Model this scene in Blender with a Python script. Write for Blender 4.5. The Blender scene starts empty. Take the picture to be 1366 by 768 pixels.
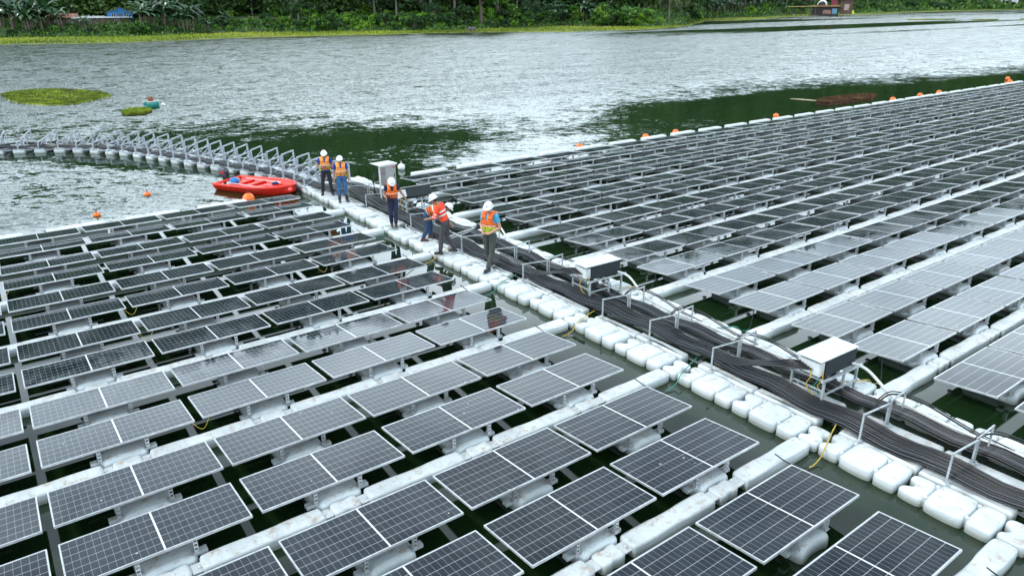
import bpy, math, random
import numpy as np
from mathutils import Vector, Matrix, noise
random.seed(7); RNG = np.random.default_rng(7)
R = math.radians
scene = bpy.context.scene
C = scene.collection
# ------------------------------------------------------------------ camera
CAM = Vector((0.0, -11.317, 7.071)); FPX = 959.3
YAW, PITCH, ROLL = 0.632175, 0.374868, -0.006661
_f = Vector((math.sin(YAW)*math.cos(PITCH), math.cos(YAW)*math.cos(PITCH), -math.sin(PITCH)))
_r = Vector((math.cos(YAW), -math.sin(YAW), 0)); _u = _r.cross(_f)
CR = _r*math.cos(ROLL)+_u*math.sin(ROLL); CU = _u*math.cos(ROLL)-_r*math.sin(ROLL)
cd = bpy.data.cameras.new('camera'); cam = bpy.data.objects.new('camera', cd); C.objects.link(cam)
m = Matrix((CR, CU, -_f)).transposed().to_4x4(); m.translation = CAM; cam.matrix_world = m
cd.lens = 36*FPX/1366; cd.sensor_width = 36; cd.clip_end = 8000; cd.clip_start = .1
scene.camera = cam
def ray(px, py):
    return _f + CR*((px-683)/FPX) - CU*((py-384)/FPX)
def ground(px, py, z=0.0):
    d = ray(px, py); k = (z-CAM.z)/d.z
    return CAM + d*k
# ------------------------------------------------------------------ helpers
ORD = ['first','second','third','fourth','fifth','sixth','seventh','eighth','ninth','tenth','eleventh','twelfth','thirteenth',
 'fourteenth','fifteenth','sixteenth','seventeenth','eighteenth','nineteenth','twentieth']
def ordn(i):
    if i < 20: return ORD[i]
    t = ['twenty','thirty','forty','fifty','sixty','seventy','eighty','ninety'][(i+1)//10-2]; u = (i+1) % 10
    if u == 0: return {'twenty':'twentieth','thirty':'thirtieth','forty':'fortieth','fifty':'fiftieth','sixty':'sixtieth','seventy':'seventieth','eighty':'eightieth','ninety':'ninetieth'}[t]
    return t+'-'+ORD[u-1]
def tag(o, label=None, cat=None, group=None, kind=None):
    if label: o['label'] = label
    if cat: o['category'] = cat
    if group: o['group'] = group
    if kind: o['kind'] = kind
    return o
def empty(name, loc=(0,0,0), rz=0):
    o = bpy.data.objects.new(name, None); C.objects.link(o); o.location = loc; o.rotation_euler = (0,0,rz); o.empty_display_size = .1
    return o
class MB:
    def __init__(s): s.v = []; s.f = []; s.sm = []; s.mi = []
    def add(s, vs, fs, smooth=False, mi=0):
        b = len(s.v); s.v += [tuple(v) for v in vs]; s.f += [tuple(b+i for i in f) for f in fs]; s.sm += [smooth]*len(fs); s.mi += [mi]*len(fs)
    def box(s, x0, x1, y0, y1, z0, z1, mi=0, M=None):
        vs = [Vector(p) for p in ((x0,y0,z0),(x1,y0,z0),(x1,y1,z0),(x0,y1,z0),(x0,y0,z1),(x1,y0,z1),(x1,y1,z1),(x0,y1,z1))]
        if M: vs = [M@v for v in vs]
        s.add(vs, [(3,2,1,0),(4,5,6,7),(0,1,5,4),(1,2,6,5),(2,3,7,6),(3,0,4,7)], False, mi)
    def bar(s, a, b, w, h=None, up=(0,0,1), mi=0):
        a = Vector(a); b = Vector(b); h = h or w; d = (b-a); L = d.length; d.normalize(); up = Vector(up)
        if abs(d.dot(up)) > .98: up = Vector((1,0,0))
        x = d.cross(up).normalized(); y = x.cross(d)
        M = Matrix((x, d, y)).transposed().to_4x4(); M.translation = a
        s.box(-w/2, w/2, 0, L, -h/2, h/2, mi, M)
    def tube(s, pts, r, n=8, caps=True, mi=0, sq=None, ref=(0,0,1)):
        pts = [Vector(p) for p in pts]; k = len(pts); rs = r if hasattr(r,'__len__') else [r]*k; vs = []; fs = []
        prev = None
        for i, p in enumerate(pts):
            d = (pts[min(i+1,k-1)]-pts[max(i-1,0)])
            if d.length < 1e-9: d = Vector((0,0,1))
            d.normalize(); u = prev if prev is not None else Vector(ref)
            if abs(d.dot(u)) > .97: u = Vector((1,0,0)) if abs(d.x) < .9 else Vector((0,1,0))
            x = d.cross(u).normalized(); y = x.cross(d).normalized(); prev = y
            rr = rs[i]; rx, ry = rr if hasattr(rr,'__len__') else (rr, rr)
            for j in range(n):
                t = 2*math.pi*j/n; vs.append(p+x*(rx*math.cos(t))+y*(ry*math.sin(t)))
        for i in range(k-1):
            for j in range(n):
                a = i*n+j; b = i*n+(j+1) % n; fs.append((a, b, b+n, a+n))
        s.add(vs, fs, True, mi)
        if caps:
            s.add(vs[:n], [tuple(range(n))][::1], False, mi); s.add(vs[-n:], [tuple(range(n-1,-1,-1))], False, mi)
    def ell(s, c, r, n=12, m=8, M=None, mi=0):
        vs = []; fs = []; c = Vector(c)
        for i in range(m+1):
            ph = math.pi*i/m
            for j in range(n):
                t = 2*math.pi*j/n; v = Vector((r[0]*math.sin(ph)*math.cos(t), r[1]*math.sin(ph)*math.sin(t), r[2]*math.cos(ph)))
                if M: v = M@v
                vs.append(c+v)
        for i in range(m):
            for j in range(n): fs.append((i*n+j, (i+1)*n+j, (i+1)*n+(j+1) % n, i*n+(j+1) % n))
        s.add(vs, fs, True, mi)
    def loft(s, rings, caps=True, mi=0, smooth=True):
        n = len(rings[0]); vs = [v for r in rings for v in r]; fs = []
        for i in range(len(rings)-1):
            for j in range(n): fs.append((i*n+j, i*n+(j+1) % n, (i+1)*n+(j+1) % n, (i+1)*n+j))
        if caps: fs.append(tuple(range(n-1,-1,-1))); fs.append(tuple((len(rings)-1)*n+j for j in range(n)))
        s.add(vs, fs, smooth, mi)
    def mesh(s, name, mats):
        me = bpy.data.meshes.new(name); me.from_pydata([tuple(v) for v in s.v], [], s.f)
        me.polygons.foreach_set('use_smooth', s.sm); me.polygons.foreach_set('material_index', s.mi)
        for mt in (mats if isinstance(mats, (list, tuple)) else [mats]): me.materials.append(mt)
        me.update(); return me
    def build(s, name, mats, parent=None, loc=None, rz=None):
        o = bpy.data.objects.new(name, s.mesh(name, mats)); C.objects.link(o)
        if parent: o.parent = parent
        if loc is not None: o.location = loc
        if rz is not None: o.rotation_euler = (0,0,rz)
        return o
def place(name, me, loc=(0,0,0), rz=0, parent=None, rot=None):
    o = bpy.data.objects.new(name, me); C.objects.link(o); o.location = loc; o.rotation_euler = rot or (0,0,rz)
    if parent: o.parent = parent
    return o
def copy_tree(o, parent=None):
    c = o.copy(); C.objects.link(c)
    if parent: c.parent = parent
    for ch in list(o.children): copy_tree(ch, c)
    return c
def chaikin(p, n=2):
    for _ in range(n):
        q = []
        for i in range(len(p)):
            a = p[i]; b = p[(i+1) % len(p)]
            q += [(a[0]*.75+b[0]*.25, a[1]*.75+b[1]*.25), (a[0]*.25+b[0]*.75, a[1]*.25+b[1]*.75)]
        p = q
    return p
def pillow(mb, outline, z0, z1, r, dome=.0, mi=0, steps=4):
    """rounded float body from a CCW outline"""
    n = len(outline); nor = []
    for i in range(n):
        a = outline[i-1]; b = outline[(i+1) % n]; dx, dy = b[0]-a[0], b[1]-a[1]; L = math.hypot(dx, dy) or 1
        nor.append((dy/L, -dx/L))
    def ring(off, z): return [Vector((outline[i][0]-nor[i][0]*off, outline[i][1]-nor[i][1]*off, z)) for i in range(n)]
    rings = []
    for k in range(steps+1):
        t = math.pi/2*k/steps; rings.append(ring(r*(1-math.sin(t)), z0+r*(1-math.cos(t))))
    for k in range(steps+1):
        t = math.pi/2*k/steps; rings.append(ring(r*(1-math.cos(t)), z1-r*(1-math.sin(t))))
    # keep the inner rings from folding over in tight corners
    for _ in range(3):
        for rg in rings[steps-2:]+rings[:2]:
            q = [v.copy() for v in rg]
            for i in range(n): rg[i].x = q[i].x*.6+(q[i-1].x+q[(i+1) % n].x)*.2; rg[i].y = q[i].y*.6+(q[i-1].y+q[(i+1) % n].y)*.2
    mb.loft(rings, False, mi)
    mb.add(rings[0], [tuple(range(n-1,-1,-1))], False, mi); mb.add(rings[-1], [tuple(range(n))], False, mi)
# ------------------------------------------------------------------ materials
class NT:
    def __init__(s, name):
        s.m = bpy.data.materials.new(name); s.m.use_nodes = True; s.t = s.m.node_tree; s.b = s.t.nodes['Principled BSDF']; s.out = s.t.nodes['Material Output']
    def n(s, ty, **k):
        x = s.t.nodes.new(ty)
        for a, v in k.items(): setattr(x, a, v)
        return x
    def l(s, a, b): s.t.links.new(a, b)
    def set(s, **k):
        for a, v in k.items():
            i = s.b.inputs[a.replace('_', ' ')]; i.default_value = (*v, 1) if isinstance(v, tuple) and len(v) == 3 else v
    def math(s, op, a, b=None, c=None, clamp=False):
        x = s.n('ShaderNodeMath', operation=op, use_clamp=clamp)
        for i, v in enumerate((a, b, c)):
            if v is None: continue
            if hasattr(v, 'links'): s.l(v, x.inputs[i])
            else: x.inputs[i].default_value = v
        return x.outputs[0]
    def mix(s, fac, a, b):
        x = s.n('ShaderNodeMix', data_type='RGBA')
        for i, v in ((0, fac), (6, a), (7, b)):
            if hasattr(v, 'links'): s.l(v, x.inputs[i])
            else: x.inputs[i].default_value = (*v, 1) if isinstance(v, tuple) else v
        return x.outputs[2]
    def noise(s, vec, scale, detail=3, rough=.5, dist=0):
        x = s.n('ShaderNodeTexNoise'); x.inputs['Scale'].default_value = scale; x.inputs['Detail'].default_value = detail
        x.inputs['Roughness'].default_value = rough; x.inputs['Distortion'].default_value = dist
        if vec: s.l(vec, x.inputs['Vector'])
        return x.outputs['Fac']
    def ramp(s, fac, stops):
        x = s.n('ShaderNodeValToRGB'); s.l(fac, x.inputs[0]); e = x.color_ramp.elements
        while len(e) < len(stops): e.new(.5)
        for i, (p, c) in enumerate(stops):
            e[i].position = p; e[i].color = (*c, 1) if isinstance(c, tuple) else (c, c, c, 1)
        return x.outputs[0]
    def mapping(s, vec, scale=(1,1,1), rot=(0,0,0)):
        x = s.n('ShaderNodeMapping'); s.l(vec, x.inputs[0]); x.inputs['Scale'].default_value = scale; x.inputs['Rotation'].default_value = rot
        return x.outputs[0]
    def bump(s, h, strength=.3, dist=.02):
        x = s.n('ShaderNodeBump'); s.l(h, x.inputs['Height'])
        if hasattr(strength, 'links'): s.l(strength, x.inputs['Strength'])
        else: x.inputs['Strength'].default_value = strength
        x.inputs['Distance'].default_value = dist; s.l(x.outputs[0], s.b.inputs['Normal']); return x
def world_pos(t): return t.n('ShaderNodeNewGeometry').outputs['Position']
def obj_pos(t): return t.n('ShaderNodeTexCoord').outputs['Object']
def simple(name, col, rough=.6, metal=0, var=.15, scale=8, bump=0, dark=None):
    t = NT(name); p = world_pos(t); f = t.noise(p, scale, 4, .6)
    c2 = dark or tuple(c*(1-var) for c in col)
    t.l(t.mix(t.ramp(f, [(.35, 0.), (.7, 1.)]), c2, tuple(min(1, c*(1+var*.5)) for c in col)), t.b.inputs['Base Color'])
    t.set(Roughness=rough, Metallic=metal)
    if bump: t.bump(f, bump, .01)
    return t.m
M = {}
M['alu'] = simple('aluminium', (.62,.64,.66), .38, .55, .25, 6)
M['galv'] = simple('galvanised_steel', (.46,.50,.52), .45, .3, .35, 10)
M['bridge_metal'] = simple('dull_galvanised_steel', (.44,.48,.53), .5, .3, .3, 8)
M['steel'] = simple('stainless_steel', (.42,.41,.40), .35, .8, .15, 4)
M['white_metal'] = simple('white_painted_metal', (.60,.63,.64), .45, 0, .15, 4)
M['dark_metal'] = simple('dark_grey_casing', (.010,.018,.022), .7, 0, .2, 12)
M['cable'] = simple('black_cable', (.008,.010,.013), .32, 0, .3, 3)
M['cable_grey'] = simple('grey_cable', (.050,.060,.076), .34, 0, .25, 3)
M['pipe'] = simple('white_conduit', (.66,.67,.66), .4, 0, .15, 4)
M['yellow'] = simple('yellow_wire', (.55,.38,.05), .5, 0, .3, 9)
M['green_wire'] = simple('green_wire', (.03,.24,.17), .5, 0, .3, 9)
M['rust'] = simple('rusty_steel', (.16,.055,.025), .8, 0, .5, 30)
M['orange_ball'] = simple('orange_plastic', (.95,.17,.015), .35, 0, .1, 5)
M['white_plastic'] = simple('white_plastic', (.75,.76,.76), .35, 0, .08, 5)
M['black'] = simple('black_rubber', (.015,.015,.017), .5, 0, .3, 20)
def float_mat():
    t = NT('weathered_white_plastic'); p = world_pos(t)
    big = t.noise(p, 1.7, 4, .6); fine = t.noise(p, 14, 4, .65)
    c = t.mix(t.ramp(big, [(.35, 0.), (.7, 1.)]), (.50,.55,.57), (.68,.73,.745))
    st = t.math('MULTIPLY', t.ramp(t.noise(p, 5.5, 3, .55), [(.50, 0.), (.64, 1.)]), t.ramp(fine, [(.40, 0.), (.62, .75)]))
    up = t.n('ShaderNodeSeparateXYZ'); t.l(t.n('ShaderNodeNewGeometry').outputs['Normal'], up.inputs[0])
    st = t.math('MULTIPLY', st, t.math('GREATER_THAN', up.outputs[2], .8))
    c = t.mix(st, c, (.36,.25,.16))
    hz = t.n('ShaderNodeSeparateXYZ'); t.l(p, hz.inputs[0])   # algae line at the water
    al = t.math('MULTIPLY', t.ramp(hz.outputs[2], [(.03, 1.), (.10, 0.)]), .6)
    c = t.mix(al, c, (.16,.17,.11))
    t.l(c, t.b.inputs['Base Color']); t.set(Roughness=.42)
    v = t.n('ShaderNodeTexVoronoi'); t.l(p, v.inputs['Vector']); v.inputs['Scale'].default_value = 11; v.inputs['Randomness'].default_value = .15
    h = t.ramp(v.outputs['Distance'], [(.16, 1.), (.24, 0.)])
    h2 = t.math('ADD', t.math('MULTIPLY', h, .5), t.math('MULTIPLY', big, 3.0))
    t.bump(h2, .55, .012)
    return t.m
M['float'] = float_mat()
def pv_mat():
    t = NT('photovoltaic_glass'); p = obj_pos(t); s = t.n('ShaderNodeSeparateXYZ'); t.l(p, s.inputs[0]); X, Y = s.outputs[0], s.outputs[1]
    wp = world_pos(t)
    def lines(v, pitch, w, off=0):
        a = t.math('FRACT', t.math('ADD', t.math('DIVIDE', v, pitch), 50+off))
        a = t.math('ABSOLUTE', t.math('SUBTRACT', a, .5)); return t.math('GREATER_THAN', a, .5-w/pitch/2)
    ly = lines(Y, .178, .0085)                                    # six strings of cells
    ax = t.math('SUBTRACT', t.math('ABSOLUTE', X), .012); lx = lines(ax, .0922, .006)
    mid = t.math('LESS_THAN', t.math('ABSOLUTE', X), .012)
    edge = t.math('GREATER_THAN', t.math('ABSOLUTE', Y), .536); edge2 = t.math('GREATER_THAN', t.math('ABSOLUTE', X), 1.12)
    wht = t.math('MAXIMUM', t.math('MAXIMUM', mid, t.math('MAXIMUM', edge, edge2)), t.math('MULTIPLY', ly, .42))
    oi = t.n('ShaderNodeObjectInfo')
    cell = t.mix(oi.outputs['Random'], (.006,.011,.017), (.011,.017,.025))
    c = t.mix(t.math('MULTIPLY', lx, .32), cell, (.42,.47,.50))
    c = t.mix(wht, c, (.66,.70,.73))
    # dust film with rain streaks along the slope
    st = t.noise(t.mapping(wp, (9, 1.1, 1)), 1.6, 5, .65); bl = t.noise(wp, .9, 4, .6, .6)
    dust = t.math('MULTIPLY', t.ramp(st, [(.3, .35), (.75, 1.)]), t.ramp(bl, [(.40, .12), (.56, 1.)]))
    c = t.mix(t.math('MULTIPLY', dust, .05), c, (.46,.50,.54))
    vd = t.n('ShaderNodeTexVoronoi'); t.l(wp, vd.inputs['Vector']); vd.inputs['Scale'].default_value = 3.2
    drop = t.math('MULTIPLY', t.math('LESS_THAN', vd.outputs['Distance'], .055), t.math('GREATER_THAN', t.noise(wp, .8, 2), .52))
    c = t.mix(t.math('MULTIPLY', drop, .7), c, (.55,.55,.50))
    t.l(c, t.b.inputs['Base Color'])
    t.l(t.math('MULTIPLY_ADD', dust, .14, .015), t.b.inputs['Roughness'])
    t.set(IOR=1.29)
    t.bump(t.noise(wp, 1.5, 2), .04, .01)
    return t.m
M['pv'] = pv_mat()
def water_mat():
    t = NT('reservoir_water'); p = world_pos(t); s = t.n('ShaderNodeSeparateXYZ'); t.l(p, s.inputs[0]); X, Y = s.outputs[0], s.outputs[1]
    # breeze: the open lake is ruffled, the lee of the arrays is calm
    lee = t.math('ADD', Y, t.math('MULTIPLY', X, .10))
    wob = t.math('MULTIPLY', t.math('SUBTRACT', t.noise(t.mapping(p, (.02,.05,1)), 1, 3, .55), .5), 24)
    edge = t.math('ADD', lee, wob)
    edge = t.math('SUBTRACT', edge, t.math('MULTIPLY', t.ramp(t.math('DIVIDE', X, 40), [(.2, 1.), (.6, 0.)]), 6))
    wind = t.ramp(t.math('DIVIDE', edge, 200), [(.0, .0), (16.6/200, .03), (19/200, .12), (27/200, .10), (41/200, .8), (58/200, 1.), (1., 1.)])
    slick = t.ramp(t.noise(t.mapping(p, (.0035,.045,1), (0,0,.15)), 1, 3, .5, .4), [(.40, .25), (.50, 1.)])
    far = t.ramp(t.math('DIVIDE', t.math('ADD', t.math('MULTIPLY', X, .6), t.math('MULTIPLY', Y, .8)), 400), [(.38, 0.), (.52, 1.)])
    wind = t.math('MULTIPLY', wind, t.math('SUBTRACT', 1, t.math('MULTIPLY', far, t.math('SUBTRACT', 1, slick))))
    lp = t.math('MULTIPLY', t.ramp(t.math('DIVIDE', Y, 50), [(.33, 0.), (.37, 1.)]), t.ramp(t.math('DIVIDE', t.math('ADD', Y, t.math('MULTIPLY', X, 1.55)), 50), [(.66, 1.), (.72, 0.)]))
    wind = t.math('MAXIMUM', wind, t.math('MULTIPLY', lp, .42))
    lanes = t.ramp(t.noise(t.mapping(p, (.08,.3,1), (0,0,.5)), 1, 3, .55), [(.3, .7), (.65, 1.2)])
    wind = t.math('MULTIPLY', wind, lanes)
    # wavelet slopes from noise, independent of how far away they are seen
    def slope(vec, scale, detail, dist=.2):
        x = t.n('ShaderNodeTexNoise'); x.inputs['Scale'].default_value = scale; x.inputs['Detail'].default_value = detail; x.inputs['Roughness'].default_value = .6; x.inputs['Distortion'].default_value = dist
        t.l(vec, x.inputs['Vector']); v = t.n('ShaderNodeVectorMath', operation='SUBTRACT'); t.l(x.outputs['Color'], v.inputs[0]); v.inputs[1].default_value = (.5,.5,.5); return v.outputs[0]
    def vsc(v, k):
        x = t.n('ShaderNodeVectorMath', operation='SCALE'); t.l(v, x.inputs[0])
        if hasattr(k, 'links'): t.l(k, x.inputs['Scale'])
        else: x.inputs['Scale'].default_value = k
        return x.outputs[0]
    def vadd(a_, b_): x = t.n('ShaderNodeVectorMath', operation='ADD'); t.l(a_, x.inputs[0]); t.l(b_, x.inputs[1]); return x.outputs[0]
    rotm = t.mapping(t.mapping(p, (1,1,1), (0,0,.63)), (1.0,2.3,1))
    sl_ = vadd(vsc(slope(rotm, 1.7, 3), .95), vadd(vsc(slope(t.mapping(p, (1,1,1), (0,0,.2)), .5, 1), .35), vsc(slope(rotm, 6.5, 2), .75)))
    sl_ = vsc(sl_, t.math('MULTIPLY', wind, .78))
    fl_ = t.n('ShaderNodeVectorMath', operation='MULTIPLY'); t.l(sl_, fl_.inputs[0]); fl_.inputs[1].default_value = (1,1,0)
    # wind waves lean over to leeward (the breeze blows from the far shore)
    ln_ = t.n('ShaderNodeVectorMath', operation='SCALE'); ln_.inputs[0].default_value = (-.086,-.118,0); t.l(wind, ln_.inputs['Scale'])
    fl = t.n('ShaderNodeVectorMath', operation='ADD'); t.l(fl_.outputs[0], fl.inputs[0]); t.l(ln_.outputs[0], fl.inputs[1])
    up_ = t.n('ShaderNodeVectorMath', operation='ADD'); t.l(fl.outputs[0], up_.inputs[0]); up_.inputs[1].default_value = (0,0,1)
    nm_ = t.n('ShaderNodeVectorMath', operation='NORMALIZE'); t.l(up_.outputs[0], nm_.inputs[0]); t.l(nm_.outputs[0], t.b.inputs['Normal'])
    t.set(Base_Color=(.008,.022,.007), Roughness=.03, IOR=1.50)
    rgh = t.math('MULTIPLY_ADD', wind, .05, .02); t.l(rgh, t.b.inputs['Roughness'])
    return t.m
M['water'] = water_mat()
def leaf_mat(name, stops, rough=.5, spec=.4):
    t = NT(name); a = t.n('ShaderNodeAttribute', attribute_name='rnd'); oi = t.n('ShaderNodeObjectInfo')
    f = t.math('ADD', t.math('MULTIPLY', a.outputs['Fac'], .8), t.math('MULTIPLY', t.math('SUBTRACT', oi.outputs['Random'], .5), .35), clamp=True)
    t.l(t.ramp(f, stops), t.b.inputs['Base Color']); t.set(Roughness=rough); t.b.inputs['Specular IOR Level'].default_value = spec
    tr = t.n('ShaderNodeBsdfTranslucent'); t.l(t.ramp(f, stops), tr.inputs[0])
    mx = t.n('ShaderNodeMixShader'); mx.inputs[0].default_value = .22; t.l(t.b.outputs[0], mx.inputs[1]); t.l(tr.outputs[0], mx.inputs[2]); t.l(mx.outputs[0], t.out.inputs[0])
    return t.m
M['leaf'] = leaf_mat('broad_leaves', [(.0,(.012,.034,.010)),(.35,(.032,.095,.015)),(.65,(.09,.21,.026)),(1.,(.24,.37,.05))])
M['leaf_bright'] = leaf_mat('bright_leaves', [(.0,(.05,.14,.012)),(.5,(.15,.33,.024)),(1.,(.34,.48,.05))])
M['leaf_dark'] = leaf_mat('dark_leaves', [(.0,(.012,.036,.014)),(.5,(.028,.08,.024)),(1.,(.07,.15,.04))])
M['banana'] = leaf_mat('banana_leaves', [(.0,(.018,.055,.022)),(.5,(.045,.11,.045)),(.85,(.09,.17,.08)),(1.,(.18,.30,.05))], .3, .8)
M['palm'] = leaf_mat('palm_fronds', [(.0,(.05,.07,.02)),(.5,(.13,.14,.045)),(1.,(.27,.22,.09))])
M['forest'] = leaf_mat('hill_forest_leaves', [(.0,(.010,.028,.007)),(.5,(.026,.070,.012)),(1.,(.075,.150,.025))])
M['grass'] = leaf_mat('grass_blades', [(.0,(.09,.10,.02)),(.35,(.15,.22,.018)),(.7,(.27,.34,.03)),(1.,(.42,.37,.09))], .6, .2)
M['weed_brown'] = leaf_mat('brown_weeds', [(.0,(.05,.025,.015)),(.5,(.12,.06,.035)),(1.,(.16,.17,.03))], .7, .2)
M['bark'] = simple('bark', (.12,.095,.07), .85, 0, .4, 3)
M['bark_pale'] = simple('pale_bark', (.15,.14,.11), .85, 0, .3, 3)

# ------------------------------------------------------------------ world and sun
w = bpy.data.worlds.new('World'); scene.world = w; w.use_nodes = True; nt = w.node_tree; bg = nt.nodes['Background']
sky = nt.nodes.new('ShaderNodeTexSky'); sky.sky_type = 'NISHITA'; sky.sun_disc = False
SUN_EL, SUN_AZ = R(52), R(-70)      # azimuth from +Y toward +X
sky.sun_elevation = SUN_EL; sky.sun_rotation = SUN_AZ; sky.dust_density = 3; sky.air_density = 1
tc = nt.nodes.new('ShaderNodeTexCoord'); mp = nt.nodes.new('ShaderNodeMapping'); mp.inputs['Scale'].default_value = (1.6,1.6,4.5)
nt.links.new(tc.outputs['Generated'], mp.inputs[0])
nz = nt.nodes.new('ShaderNodeTexNoise'); nz.inputs['Scale'].default_value = 1.7; nz.inputs['Detail'].default_value = 6; nz.inputs['Roughness'].default_value = .55; nt.links.new(mp.outputs[0], nz.inputs[0])
cr = nt.nodes.new('ShaderNodeValToRGB'); nt.links.new(nz.outputs['Fac'], cr.inputs[0])
cr.color_ramp.elements[0].position = .32; cr.color_ramp.elements[0].color = (5.0,6.2,7.1,1)
cr.color_ramp.elements[1].position = .66; cr.color_ramp.elements[1].color = (12.2,14.2,15.4,1)
mxn = nt.nodes.new('ShaderNodeMix'); mxn.data_type = 'RGBA'; mxn.inputs[0].default_value = .86
# bright band added to the overcast above the hills for panel and water reflections
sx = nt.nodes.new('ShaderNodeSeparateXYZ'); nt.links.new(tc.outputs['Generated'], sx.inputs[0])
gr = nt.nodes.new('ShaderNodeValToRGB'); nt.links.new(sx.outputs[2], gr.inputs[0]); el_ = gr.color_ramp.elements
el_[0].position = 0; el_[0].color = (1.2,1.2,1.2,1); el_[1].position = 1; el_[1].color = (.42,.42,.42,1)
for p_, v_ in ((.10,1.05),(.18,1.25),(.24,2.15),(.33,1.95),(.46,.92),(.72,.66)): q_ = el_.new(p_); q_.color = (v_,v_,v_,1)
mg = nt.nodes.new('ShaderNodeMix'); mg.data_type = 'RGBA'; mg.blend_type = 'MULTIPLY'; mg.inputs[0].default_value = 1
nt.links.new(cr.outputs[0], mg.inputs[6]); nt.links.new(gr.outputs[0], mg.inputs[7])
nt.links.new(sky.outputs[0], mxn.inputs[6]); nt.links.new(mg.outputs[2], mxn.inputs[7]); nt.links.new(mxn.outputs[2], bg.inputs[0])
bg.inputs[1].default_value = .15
sl = bpy.data.lights.new('sun', 'SUN'); sl.energy = 1.4; sl.angle = R(10); sl.color = (1,.965,.92)
so = bpy.data.objects.new('sun', sl); C.objects.link(so)
sd = Vector((math.sin(SUN_AZ)*math.cos(SUN_EL), math.cos(SUN_AZ)*math.cos(SUN_EL), math.sin(SUN_EL)))
so.rotation_euler = (-sd).to_track_quat('-Z', 'Y').to_euler()
scene.view_settings.view_transform = 'Standard'; scene.view_settings.look = 'None'; scene.view_settings.exposure = 0.36; scene.view_settings.gamma = 1
scene.cycles.max_bounces = 6; scene.cycles.glossy_bounces = 3; scene.cycles.caustics_reflective = False; scene.cycles.sample_clamp_indirect = 6

# ------------------------------------------------------------------ water
mb = MB(); 
xs = [-2500,-300,-60,-20,0,10,20,60,150,400,1200,3500]; ys = [-600,-100,-30,-10,0,10,20,60,150,400,1200,3000]
mb.add([(x,y,0) for y in ys for x in xs], [(j*12+i, j*12+i+1, (j+1)*12+i+1, (j+1)*12+i) for j in range(11) for i in range(11)])
tag(mb.build('water', M['water']), kind='structure')

# ------------------------------------------------------------------ solar panels
PL, PW, TILT = 2.278, 1.112, R(5.0)
ZFAR = .33
XL, PITCHL = 9.145, PL+.133
XR, PITCHR, YR, DR = 13.807, PL+.115, -3.106, -.0048
PAIR, PA = 3.12, 1.402
def panel_origin(F, c, r):
    q, k = divmod(r, 2); y = -(q*PAIR+k*PA)-PW*math.cos(TILT)/2
    if F == 0: return Vector((XL-c*PITCHL-PL/2, y, 0)), 0.0
    X = c*PITCHR+PL/2
    return Vector((XR+X*math.cos(DR)-y*math.sin(DR), X*math.sin(DR)+y*math.cos(DR)+YR, 0)), DR
# meshes: origin at the centre of the panel in plan, z=0 at the water
zc = ZFAR+PW*math.sin(TILT)/2
TM = Matrix.Translation((0,0,zc)) @ Matrix.Rotation(-TILT, 4, 'X')
fr = MB(); hw = PW/2; hl = PL/2; fw = .016; fh = .035
for x0,x1,y0,y1 in ((-hl,hl,-hw,-hw+fw),(-hl,hl,hw-fw,hw),(-hl,-hl+fw,-hw+fw,hw-fw),(hl-fw,hl,-hw+fw,hw-fw)): fr.box(x0,x1,y0,y1,-fh,0,0,TM)
for yy in (-.34,.34): fr.box(-.75,.75,yy-.02,yy+.02,-fh-.04,-fh-.002,0,TM)          # mounting rails underneath
me_frame = fr.mesh('frame', M['alu'])
gl = MB(); gl.box(-hl+fw, hl-fw, -hw+fw, hw-fw, -.010, -.003)
me_glass = gl.mesh('glass', M['pv'])
def leg_mesh(y, h):                                                # open channel post with a web and lightening holes
    b = MB(); w_ = .055; z0 = .195
    b.box(-w_/2,-w_/2+.008, -.03,.03, z0, h); b.box(w_/2-.008,w_/2, -.03,.03, z0, h)
    for k in range(3):
        z = z0+(h-z0)*(k+.15)/3; b.box(-w_/2+.008, w_/2-.008, -.026,-.018, z, z+(h-z0)*.17)
    b.box(-.05,.05,-.045,.045, z0-.006, z0+.004)
    return b.mesh('leg', M['alu'])
ynear = -hw*math.cos(TILT)+.03; znear = ZFAR+PW*math.sin(TILT)-fh-.008; yfar = hw*math.cos(TILT)-.06
me_legn = leg_mesh(0, znear); me_legf = leg_mesh(0, ZFAR-fh+.006)
def wire_mesh():
    b = MB(); p0 = Vector((-hl+.10, -hw+.02, znear)); pts = []
    for k in range(9):
        t = k/8; pts.append((p0.x-.28*t, p0.y-.10*math.sin(t*3.1), p0.z-.13*math.sin(t*3.14)))
    b.tube(pts, .0042, 5); return b.mesh('wire', M['yellow'])
me_wire = wire_mesh()
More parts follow.
